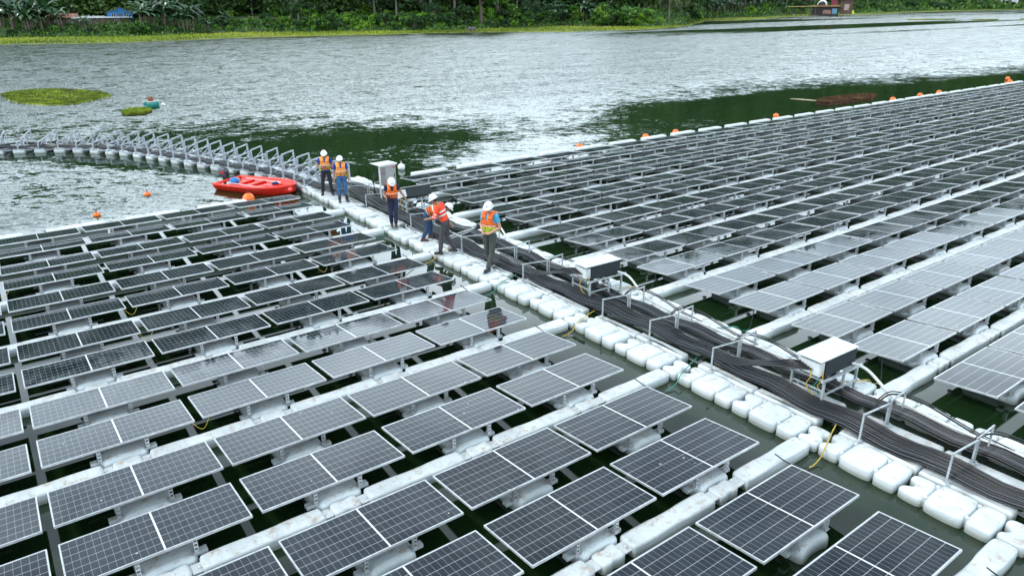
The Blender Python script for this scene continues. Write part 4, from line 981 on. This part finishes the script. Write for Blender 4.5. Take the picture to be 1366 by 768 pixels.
def banana_proto(seed, lean):
    rr = random.Random(seed); b = MB(); rnd = []
    tb = MB()
    for st in range(3):
        bx, by = rr.uniform(-.9,.9), rr.uniform(-.9,.9); h = rr.uniform(2.0,3.2); tb.tube([(bx,by,-.4),(bx+.1*lean,by,h*.6),(bx+.25*lean,by,h)], [.19,.15,.09], 8)
        for k in range(9):
            a = rr.uniform(0,6.28); L = rr.uniform(2.2,3.2); el = rr.uniform(.5,1.35); W = rr.uniform(.30,.42); dr = rr.uniform(.9,1.7)
            base = Vector((bx+.25*lean,by,h-.1)); n = 9; pts = []; ws = []
            for i in range(n):
                t = i/(n-1); e_ = el-dr*t*t*1.3; 
                if i == 0: p = base
                else: p = pts[-1]+Vector((math.cos(a)*math.cos(e_), math.sin(a)*math.cos(e_), math.sin(e_)))*L/(n-1)
                pts.append(p); ws.append(W*max(.04, math.sin(math.pi*min(1,(t*.92+.06)))**.6) if t > .16 else .04)
            s = Vector((-math.sin(a), math.cos(a), 0)); vs_ = []; 
            for i in range(n):
                dn = Vector((0,0,-.12-.25*rr.random()*(i % 2)))*ws[i]*2
                vs_ += [pts[i]-s*ws[i]+dn, pts[i], pts[i]+s*ws[i]+dn]
            b.add(vs_, [(i*3+j, i*3+j+1, i*3+j+4, i*3+j+3) for i in range(n-1) for j in (0,1)], False); rnd += [rr.uniform(.1,.9)]*len(vs_)
    me = b.mesh('crown', M['banana']); a_ = me.attributes.new('rnd', 'FLOAT', 'POINT'); a_.data.foreach_set('value', rnd)
    return me, tb.mesh('trunk', M['bark'])
PROT['banana'] = banana_proto(1, 1); PROT['banana2'] = banana_proto(2, -1); PROT['banana3'] = banana_proto(5, .3)
def palm_proto(seed, h, mat, nf=20, L0=3.2):
    rr = random.Random(seed); tb = MB(); tb.tube([(0,0,-.5),(.1,0,h*.5),(.3,.1,h)], [.24,.18,.15], 9); P = []; Rt = []; Up = []; rnd = []
    for k in range(nf):
        a = rr.uniform(0,6.28); L = L0*rr.uniform(.8,1.15); el = rr.uniform(-.2,1.2); p = Vector((.3,.1,h)); q = rr.random()
        for i in range(16):
            t = i/15; e_ = el-2.0*t*t; d = Vector((math.cos(a)*math.cos(e_), math.sin(a)*math.cos(e_), math.sin(e_))); p = p+d*L/16; s = Vector((-math.sin(a), math.cos(a), 0))
            for sg in (-1,1):
                v = (s*sg*.8+d*.4+Vector((0,0,-.6))).normalized()*.75*(1-.5*t)*L0/3.2; P.append(p+v*.5); Up.append(v); Rt.append(d*.13*L0/3.2); rnd.append(min(1, q*.7+rr.random()*.3))
    return quads_mesh('crown', np.array(P), np.array(Rt), np.array(Up), np.array(rnd), mat), tb.mesh('trunk', M['bark_pale'])
PROT['palm'] = palm_proto(3, 5.5, M['palm'], 34, 4.2); PROT['palm_green'] = palm_proto(4, 1.6, M['banana'], 24, 3.4)
KIND = {'broad': ('broadleaf_tree','broad green tree','tree'), 'broad2': ('broadleaf_tree','dark leafy tree','tree'), 'tall': ('tall_tree','tall pale-trunked tree','tree'), 'bush': ('bush','green bush','bush'), 'bush_bright': ('bush','bright green bush','bush'), 'bush_dark': ('bush','dark green bush','bush'),
  'banana': ('banana_plant','drooping banana plant','plant'), 'banana2': ('banana_plant','drooping banana plant','plant'), 'banana3': ('banana_plant','drooping banana plant','plant'), 'palm': ('palm_tree','shaggy brownish palm','palm'), 'palm_green': ('low_palm','low bushy palm','palm')}
veg = []
def plant(key, px, back, sc, zoff=0):
    az = px_az(px); rs, rb, el = shore_r(az); k = rs/180; r = rb+back*k; veg.append((px, key, polar(az, r, terrain_z(az, r)+zoff), sc*k**.85, back))
rp = random.Random(11)
for px, sc in ((4,1.2),(22,1.35),(33,1.1),(48,1.3),(62,1.25),(74,1.0),(106,.9),(190,1.3),(198,1.2),(214,1.35),(228,1.3),(243,1.25),(252,1.1)):
    plant(rp.choice(['banana','banana2','banana3']), px, rp.uniform(3,11), sc*1.15)
for px in (10,40,68,86,118,135,158,172,206,236): plant(rp.choice(['bush_dark','bush_dark','bush']), px, rp.uniform(1.5,5), rp.uniform(.35,.6))
for px in (178,192): plant('bush', px, 2.5, .85)
for px in range(262, 380, 11): plant(rp.choice(['bush','bush_bright','bush_dark','bush']), px+rp.uniform(-4,4), rp.uniform(1.5,12), rp.uniform(.45,.85))
for px in (272,296): plant('banana3', px, rp.uniform(3,9), .8)
for px in range(372, 590, 9): plant(rp.choice(['bush','bush_bright','bush','broad2','bush_bright']), px+rp.uniform(-4,4), rp.uniform(1.5,16), rp.uniform(.5,1.0))
for px in range(392, 600, 10): plant(rp.choice(['bush','bush_bright','bush_bright','bush_dark','bush']), px+rp.uniform(-4,4), rp.uniform(1.5,7), rp.uniform(.7,1.15))
for px in range(604, 800, 13): plant(rp.choice(['bush','bush_dark','bush_dark','bush_bright']), px+rp.uniform(-4,4), rp.uniform(4,12), rp.uniform(.9,1.4))
for px in range(250, 600, 15): plant(rp.choice(['bush','bush','bush_dark','broad','bush_bright']), px+rp.uniform(-5,5), rp.uniform(19,30), rp.uniform(.8,1.25))
for px, sc, bk in ((500,1.,14),(530,1.05,12),(575,1.0,9),(606,1.15,12),(641,1.25,6),(664,1.1,11),(690,1.0,14),(718,1.1,12),(742,1.0,16),(775,1.0,12)): plant(rp.choice(['tall','broad','broad2']) if px != 641 else 'broad', px, bk, sc)
for px in range(590, 760, 12): plant(rp.choice(['bush_dark','bush_dark','bush','bush_bright']), px+rp.uniform(-4,4), rp.uniform(1,7), rp.uniform(.4,.7))
for px in (736,752,782): plant('banana', px, 7, 1.25)
plant('palm_green', 712, 12, 1.6)
for px, sc in ((800,1.0),(812,1.15),(826,1.25),(840,1.1),(853,1.35),(866,1.25),(834,1.5),(806,1.5),(858,1.0)): plant(rp.choice(['bush_bright','bush','bush']), px, rp.uniform(2,7), sc*1.05)
plant('palm', 893, 6, 1.15); plant('palm', 908, 8, 1.05); plant('bush', 920, 4, 1.2); plant('bush_bright', 929, 2, .8)
for px in range(940, 1006, 8): plant(rp.choice(['palm_green','banana','banana2']), px, rp.uniform(3,10), rp.uniform(.95,1.25))
for px in range(1000, 1082, 9): plant(rp.choice(['bush','bush_dark','bush','banana','bush_bright']), px+rp.uniform(-3,3), rp.uniform(3,12), rp.uniform(.5,.8))
for px in (1048,1062,1075): plant('bush_bright', px, 2, .55)
for px in range(1008, 1366, 13): plant(rp.choice(['broad','broad2','tall','broad']), px+rp.uniform(-4,4), rp.uniform(10,24), rp.uniform(.5,.75))
for px in range(1120, 1380, 11): plant(rp.choice(['bush_dark','bush','bush_dark']), px+rp.uniform(-4,4), rp.uniform(2,8), rp.uniform(.4,.6))
for px in range(-30, 260, 22): plant(rp.choice(['broad','broad2','bush_dark']), px+rp.uniform(-5,5), rp.uniform(28,36), rp.uniform(.9,1.2))
for px in range(600, 900, 20): plant(rp.choice(['broad','broad2']), px+rp.uniform(-5,5), rp.uniform(20,28), rp.uniform(.9,1.2))
veg.sort(key=lambda v: v[0]); cnt = {}
where = lambda b: 'by the water' if b < 6 else ('on the bank' if b < 17 else 'high on the bank')
for px, key, P, sc, back in veg:
    nm, lab, cat = KIND[key]; kk_ = (lab, where(back)); n = cnt.get(kk_, 0); cnt[kk_] = n+1
    e = empty(nm, P, rp.uniform(0,6.28)); e.scale = (sc*rp.uniform(.9,1.1), sc*rp.uniform(.9,1.1), sc*rp.uniform(.9,1.12))
    cr_, tr_ = PROT[key]; place('crown', cr_, parent=e)
    if tr_: place('trunk', tr_, parent=e)
    tag(e, '%s %s, %s of its kind from the left' % (lab, kk_[1], ordn(n)), cat, nm.replace('_',' ')+'s on the far shore')
# forest mass on the hill: nobody can count it
Pn, Rn, Un, rn = [], [], [], []
for i in range(4200):
    px = RNG.uniform(-850, 2300); az = px_az(px); rs, rb, el = shore_r(az); k = rs/180; bk = 22+RNG.uniform(0,1)**1.5*330; r = rb+28*k+(bk-28)*min(k,1.6); z = terrain_z(az, r)
    wd = RNG.uniform(4.5,7.5)*k**.6*(1+bk/150); h = RNG.uniform(5,9)*k**.5*(1+bk/300); c = polar(az, r, z)
    per = (240 if bk < 45 else 90) if -60 < px < 1430 else 45
    u = unit(per); u[:,2] = np.abs(u[:,2])*1.1-.15; n3 = RNG.uniform(.7,1.05,per)[:,None]; P = np.array(c)+u*n3*np.array([wd,wd,h])+np.array([0,0,h*.35])
    out = u*.5+unit(per)*.6; out /= np.linalg.norm(out, axis=1, keepdims=True); Rt = np.cross(out, unit(per)); s = RNG.uniform(.7,1.3,per)[:,None]*(1.1 if per == 240 else 1.9*(1+bk/200) if per == 90 else 3.0*(1+bk/200))*k**.6
    Pn.append(P); Rn.append(Rt*s*.8); Un.append(out*s); rn.append(np.clip(RNG.uniform(0,.75)+RNG.uniform(0,.25,per),0,1))
me = quads_mesh('forest', np.concatenate(Pn), np.concatenate(Rn), np.concatenate(Un), np.concatenate(rn), M['forest'])
tag(place('forest', me), 'dense green forest covering the hills behind the lake shore', 'forest', kind='stuff')
# undergrowth along the bank
Pn, Rn, Un, rn = [], [], [], []
for i in range(5500):
    px = RNG.uniform(-60, 1430); az = px_az(px); rs, rb, el = shore_r(az); k = rs/180; bk = RNG.uniform(0, 30)
    if 285 < px < 375 and 14 < bk < 24: continue
    r = rb+bk*k; c = np.array(polar(az, r, terrain_z(az, r))); per = 10
    P = c+RNG.normal(size=(per,3))*np.array([.9,.9,.25])*k+np.array([0,0,.25*k]); out = unit(per); out[:,2] = np.abs(out[:,2])+.3; Rt = np.cross(out, unit(per)); s = RNG.uniform(.3,.8,per)[:,None]*k
    Pn.append(P); Rn.append(Rt*s*.5); Un.append(out*s); rn.append(np.clip(RNG.uniform(0,.7)+RNG.uniform(0,.3,per),0,1))
me = quads_mesh('undergrowth', np.concatenate(Pn), np.concatenate(Rn), np.concatenate(Un), np.concatenate(rn), M['leaf'])
tag(place('undergrowth', me), 'tangled green undergrowth along the lake bank', 'undergrowth', kind='stuff')
# reeds on the yellow-green shore strip
def blades(name, pts, hgt, mat, wid=.12, per=1):
    n = len(pts); up = RNG.normal(size=(n,3))*.35; up[:,2] = 1; up *= (RNG.uniform(.6,1.3,n)*hgt)[:,None]; a = RNG.uniform(0,6.28,n); Rt = np.stack([np.cos(a), np.sin(a), a*0],1)*wid
    f = 1/max(1, (pts[:,0].max()-pts[:,0].min())/6); nn = np.array([noise.noise(Vector((x*max(f,.03)*1.3, y*max(f,.03)*1.3, 5))) for x, y, z in pts])
    return quads_mesh(name, pts+up*.5, Rt, up, np.clip(RNG.uniform(.1,.9,n)*.6+.2+nn*.8,0,1), mat)
pts = []
for i in range(14000):
    px = RNG.uniform(-60,1430); az = px_az(px); rs, rb, el = shore_r(az); r = rs+RNG.uniform(.0,1.05)*(rb-rs); pts.append(polar(az, r, terrain_z(az, r)))
tag(place('shore_grass', blades('shore_grass', np.array(pts), .28, M['grass'], .4)), 'low yellow-green grass growing on the flat lake shore', 'grass', kind='stuff')

# ------------------------------------------------------------------ floating weed islands
def island(name, outline_px, hgt, n, mat, mound, label, cat, bladeh):
    P = [ground(x, y) for x, y in outline_px]; c = sum(P, Vector())/len(P); ol = chaikin([(p.x-c.x, p.y-c.y) for p in P], 3)
    A = sum(ol[i-1][0]*ol[i][1]-ol[i][0]*ol[i-1][1] for i in range(len(ol)))
    if A < 0: ol = ol[::-1]
    e = empty(name, (c.x,c.y,0)); b = MB(); rings = []
    for sc, z in ((1.02,-.1),(1.0,.03),(.93,.03+hgt*.5),(.75,hgt),(.4,hgt*1.15),(.1,hgt*1.2)): rings.append([Vector((x*sc*(1+.04*noise.noise(Vector((x*2,y*2,0)))), y*sc, z+.03*noise.noise(Vector((x*3,y*3,z))))) for x, y in ol])
    b.loft(rings, True); b.build('mat_of_roots', mound, e); ragged = [noise.noise(Vector((c.x+x*.45, c.y+y*.45, 2))) for x, y in ol]
    pts = []
    while len(pts) < n:
        i = RNG.integers(len(ol)); j = RNG.integers(len(ol)); t = RNG.random(); x = ol[i][0]*t+ol[j][0]*(1-t); y = ol[i][1]*t+ol[j][1]*(1-t); k = RNG.uniform(.6,1)**.5
        pts.append((x*k*1.0, y*k, hgt*.6))
    for i in range(len(ol)*6):
        ia = RNG.integers(len(ol)); a = ol[ia]; k = RNG.uniform(.93,1.03+.14*max(0,ragged[ia]*2)); pts.append((a[0]*k, a[1]*k, .03))
    o = place('leaves', blades('leaves', np.array(pts), bladeh, mat, .10), parent=e); tag(o, kind='stuff'); tag(e, label, cat); return e
G1 = ground_mat('weed_mat', [(.3,(.14,.13,.03)),(.5,(.24,.28,.03)),(.7,(.36,.37,.05))], 1.2); G2 = ground_mat('brown_weed_mat', [(.3,(.035,.02,.012)),(.6,(.10,.055,.03)),(.8,(.13,.12,.03))], 2)
island('weed_island', [(2,128),(12,124),(40,121),(70,119.5),(105,121),(135,124),(146,127),(138,131),(118,136),(95,139.5),(75,141),(45,140),(22,137),(8,132)], .07, 7000, M['grass'], G1, 'large flat island of yellow-green floating weeds at the left', 'weed island', .13)
island('weed_island', [(162,152),(170,148),(185,146.5),(200,147),(203,149.5),(195,152),(180,154),(168,155)], .10, 1300, M['grass'], G2, 'small brown and green weed clump beside the little teal boat', 'weed island', .16)
island('weed_raft', [(1088,137),(1098,133),(1120,130.5),(1150,128),(1168,128),(1167,131.5),(1150,134.5),(1130,137.5),(1110,140),(1094,140)], .08, 1800, M['weed_brown'], G2, 'brown weed raft drifting beyond the right array', 'weed raft', .16)
b = MB(); p0 = ground(1054,131.8,.01); p1 = ground(1090,134.5,.01); b.tube([p0, p0.lerp(p1,.5)+Vector((0,.1,.0)), p1], [.02,.045,.035], 8); tag(b.build('driftwood', simple('pale_wood', (.5,.42,.32), .8, 0, .3, 6)), 'pale driftwood stick trailing left of the brown weed raft', 'driftwood')
for i, (a, b_) in enumerate((((1203,27.2),(1282,26.6)),((1292,27.6),(1336,27.0)),((1356,26.6),(1400,26.2)))):
    A = ground(*a); B = ground(*b_); n_ = Vector((CAM.x-A.x, CAM.y-A.y, 0)).normalized()*5; ol = [(A.x,A.y),((A+n_*.7).lerp(B,.3).x,(A+n_*.7).lerp(B,.3).y),((A+n_).lerp(B,.7).x,(A+n_).lerp(B,.7).y),(B.x,B.y),((A-n_).lerp(B,.7).x,(A-n_).lerp(B,.7).y),((A-n_*.8).lerp(B,.3).x,(A-n_*.8).lerp(B,.3).y)]
    ol = chaikin(ol, 2); Ar = sum(ol[k-1][0]*ol[k][1]-ol[k][0]*ol[k-1][1] for k in range(len(ol))); ol = ol if Ar > 0 else ol[::-1]
    b = MB(); pillow(b, ol, -.2, .45, .3, .1); tag(b.build('weed_strip', bpy.data.materials['shore_weed']), 'thin yellow-green weed strip far out on the lake, %s from the left' % ordn(i), 'weed strip')
# little teal boat with a rusty heap
P = ground(203,143); e = empty('dinghy', P, .5); b = MB(); secs = []
for i in range(8):
    t = i/7; w_ = .36*math.sin(math.pi*(.22+.62*t)); x = -.55+1.1*t; secs.append([Vector((x,a*w_,z)) for a, z in ((-1,.42),(-.95,.2),(-.6,-.05),(0,-.1),(.6,-.05),(.95,.2),(1,.42),(.86,.42),(.8,.15),(0,.1),(-.8,.15),(-.86,.42))])
b.loft(secs, True, 0, True); b.build('hull', simple('teal_paint', (.04,.30,.27), .6, 0, .35, 6), e)
b = MB(); 
for sg in (-1,1): b.tube([(s_[0].x, sg*abs(s_[0].y)*.97, .43) for s_ in secs], .035, 6)
b.build('gunwale', M['white_plastic'], e)
tag(e, 'little teal and white boat beside the small brown weed clump', 'boat')
b = MB(); 
for k in range(7): a = k*.9; b.tube([(0.05*math.cos(a),.05*math.sin(a),0),(.16*math.cos(a),.16*math.sin(a),.3),(.26*math.cos(a+.4),.2*math.sin(a+.4),.62+.05*(k%3))], [.03,.03,.015], 6)
b.ell((0,0,.18),(.22,.2,.2)); b.ell((.05,0,.5),(.11,.1,.14)); tag(b.build('bracken_heap', simple('rusty_bracken', (.36,.10,.03), .85, 0, .5, 14), None, P+Vector((.0,0,.15))), 'rust-brown heap standing in the little teal boat', 'heap')
ball(tuple(ground(218,141)+Vector((0,0,.06))), .16, 'white_plastic', 'white float bobbing right of the little teal boat', squash=.9)
# ------------------------------------------------------------------ houses
def hut(px, back, w_, d, h, wallm, roofm, label, yaw=0, pitch=.35, gable=False, z=None, windows=True):
    az = px_az(px); rs, rb, el = shore_r(az); k = rs/180; r = rb+back*k; P = polar(az, r, (terrain_z(az, r) if z is None else z)); e = empty('house', P, -az+yaw)
    b = MB(); b.box(-w_/2,w_/2,-d/2,d/2,-1.5,h); 
    if gable: b.add([(-w_/2,-d/2,h),(w_/2,-d/2,h),(0,-d/2,h+w_*pitch),(-w_/2,d/2,h),(w_/2,d/2,h),(0,d/2,h+w_*pitch)], [(0,1,2),(4,3,5)])
    b.build('wall', wallm, e); b = MB(); o = .5; t = .1; nseg = 24
    if gable:
        for sg in (-1,1):
            x0, x1 = 0, sg*(w_/2+o); z0, z1 = h+w_*pitch+.02, h-o*pitch*2+.02
            vs_ = [(x0,-d/2-o,z0),(x1,-d/2-o,z1),(x1,d/2+o,z1),(x0,d/2+o,z0)]; vs_ += [(a,b2,c+t) for a,b2,c in vs_]; b.add(vs_, [(0,1,2,3),(7,6,5,4),(0,4,5,1),(1,5,6,2),(2,6,7,3),(3,7,4,0)])
    else:
        for i in range(nseg):
            x = -w_/2-o+(w_+2*o)*i/nseg; x2 = x+(w_+2*o)/nseg; zz = .05*(i % 2); vs_ = [(x,-d/2-o,h+zz),(x2,-d/2-o,h+.05-zz),(x2,d/2+o,h+d*pitch+.05-zz),(x,d/2+o,h+d*pitch+zz)]; vs_ += [(a,b2,c+t) for a,b2,c in vs_]; b.add(vs_, [(0,1,2,3),(7,6,5,4),(0,4,5,1),(1,5,6,2),(2,6,7,3),(3,7,4,0)])
        b.box(-w_/2+.05,w_/2-.05,d/2-.2,d/2-.1,h,h+d*pitch-.1)
    b.build('roof', roofm, e)
    if windows:
        for x in (-w_*.25, w_*.25):
            b = MB(); b.box(x-.5,x+.5,-d/2-.03,-d/2-.003,h*.45,h*.45+1); wn = b.build('window', simple('dark_window', (.03,.03,.035), .2), e); b = MB()
            for q in (x-.55, x, x+.5): b.box(q,q+.05,-d/2-.06,-d/2-.031,h*.45-.05,h*.45+1.05)
            b.build('frame', M['white_metal'], wn)
    b = MB(); b.box(-.4,.4,-d/2-.04,-d/2-.004,0,2.0); b.build('door', simple('timber_door', (.12,.07,.04), .7), e)
    tag(e, label, 'house'); return e
tin = simple('tin_roof', (.62,.66,.70), .45, .2, .35, 1.2); tin_r = simple('rusty_tin', (.36,.17,.13), .7, 0, .5, 1.0); timber = simple('weathered_timber', (.10,.075,.055), .85, 0, .4, 2); blue = simple('blue_painted_boards', (.02,.17,.46), .7, 0, .2, 1.5); thatch = simple('thatch', (.20,.16,.08), .9, 0, .5, 4)
hut(160, 17, 6.0, 4, 2.3, blue, thatch, 'blue-walled house with a thatched gable above the white tin roof', 0, .22, True, z=3.5)
hut(135, 14, 13, 4, 2.3, timber, tin, 'long shed with a pale tin roof below the blue house', .05, .10, z=2.2)
hut(84, 13, 5.5, 4.5, 2.4, timber, tin_r, 'hut with a pinkish rusty tin roof among the banana plants', -.1, .22, z=2.2)
hut(90, 26, 9, 5, 2.6, simple('orange_boards', (.42,.16,.05), .8, 0, .3, 1.5), simple('pale_teal_tin', (.45,.62,.66), .5, .1, .2, 1.2), 'orange-brown house with a pale blue roof at the upper left', 0, .2, z=4.2)
hut(22, 24, 6, 4, 2.6, timber, tin, 'half-hidden shed with a white roof at the far left', 0, .2, z=4.6)
# floating hut and landing stage
A = ground(1103, 21.3); az = math.atan2(A.x-CAM.x, A.y-CAM.y); e = empty('floating_house', A, -az); k = math.hypot(A.x-CAM.x, A.y-CAM.y)/FPX*1.18
def bx(n, x0, x1, z0, z1, m_, d0=-2.5, d1=2.5): b = MB(); b.box(x0*k, x1*k, d0, d1, z0*k, z1*k); return b.build(n, m_, e)
bx('pontoon', -17,10, -.4,1.2, M['black'], -4, 3); bx('hull', -14,10, 1.2,8.2, simple('dark_boards', (.03,.028,.03), .8, 0, .4, .5), -3.2, 2.5)
for x0 in (-13,-8.5): bx('window', x0, x0+3.5, 3.5,6.2, simple('dark_opening', (.008,.008,.01), .6), -3.26, -3.21)
bx('window', -4, 3, 1.8,5.2, simple('pinkish_boards', (.30,.17,.12), .8, 0, .4, .6), -3.28, -3.21); bx('door', 4,8.5, 1.6,6.5, simple('blue_grey_door', (.12,.28,.42), .6, 0, .3, .8), -3.28, -3.21)
bx('deck', -16,11, 8.21,9.6, simple('tan_deck', (.30,.17,.08), .8, 0, .3, .6), -3.8, 2.8)
bx('pole_banner', 2.5,8.2, 9.61,22, simple('maroon_paint', (.22,.025,.05), .6, 0, .2, .5), -.6, .6)
b = MB(); b.ell((-5.5*k,0,10.2*k),(4.5*k,2.2,4.2*k),16,10); b.build('canopy', M['white_plastic'], e); b = MB(); b.ell((-5.8*k,-1.4,10.2*k),(3.4*k,1.4,3.1*k),14,8); b.build('canopy_opening', M['black'], e)
bx('cabin', 11.02,22, 1.5,14.6, simple('brown_boards', (.12,.07,.05), .8, 0, .4, .5), -2, 4); bx('cabin_window', 14.5,18.8, 5,10.5, simple('pale_panel', (.40,.33,.28), .7, 0, .4, .6), -2.06, -2.01)
b = MB(); b.box(8*k,24*k,-3,5,15.2*k,16.6*k); b.box(9*k,23*k,-2.5,4.5,14.62*k,15.19*k); b.build('cabin_roof', simple('pale_green_tin', (.25,.55,.42), .5, 0, .2, .5), e)
tag(e, 'dark floating house with a tan deck, maroon tower and pale green roofed cabin', 'floating house')
e2 = empty('jetty', ground(1068, 21.8), -az); b = MB(); L = 26*k; b.box(-L/2,L/2,-1,1,8.3*k,9*k); b.build('deck', simple('straw_planks', (.42,.33,.12), .85, 0, .4, .5), e2)
for i in range(7): b = MB(); x = -L/2+L*i/6; b.bar((x*.97,0,-1),(x*.97,0,8.29*k),.5); b.build('pile', timber, e2)
tag(e2, 'long timber walkway on piles left of the floating house', 'jetty')
for i, (px, col) in enumerate(((1127.5,(.75,.76,.72)),(1132.5,(.75,.60,.05)),(1137,(.55,.65,.04)))):
    Q = ground(px, 19.6); b = MB(); h = 3.1*k; b.tube([(0,0,0),(0,0,h)], [.9,.7], 10); b.ell((0,0,h),(.7,.7,.4)); tag(b.build('barrel', simple('barrel_paint_%s' % 'abc'[i], col, .5), None, Q), '%s barrel-like post on the shore right of the floating house' % ('white','yellow','lime')[i], 'post')
hut(1336, 10, 22, 8, 7, simple('white_boards', (.6,.62,.62), .6, 0, .2, .3), tin, 'white house on the distant shore at the upper right', 0, .2, z=3)
# dark moored boat under the trees
P = ground(630, 43); e = empty('covered_boat', P, -.55); b = MB(); secs = []
for i in range(8):
    t = i/7; w_ = .75*math.sin(math.pi*(.15+.72*t)); x = -2.2+4.4*t; secs.append([Vector((x,a*w_,z)) for a, z in ((-1,.5),(-.9,.15),(0,-.1),(.9,.15),(1,.5))])
b.loft(secs, True); b.build('hull', timber, e); b = MB(); b.loft([[Vector((x, .62*math.cos(a), .5+.85*math.sin(a))) for a in np.linspace(0,3.1416,9)] for x in np.linspace(-1.0,1.0,6)], True); b.build('cover', simple('grey_tarpaulin', (.09,.08,.10), .7, 0, .4, 2), e)
tag(e, 'dark covered boat at the water edge below the leaning tree', 'boat')
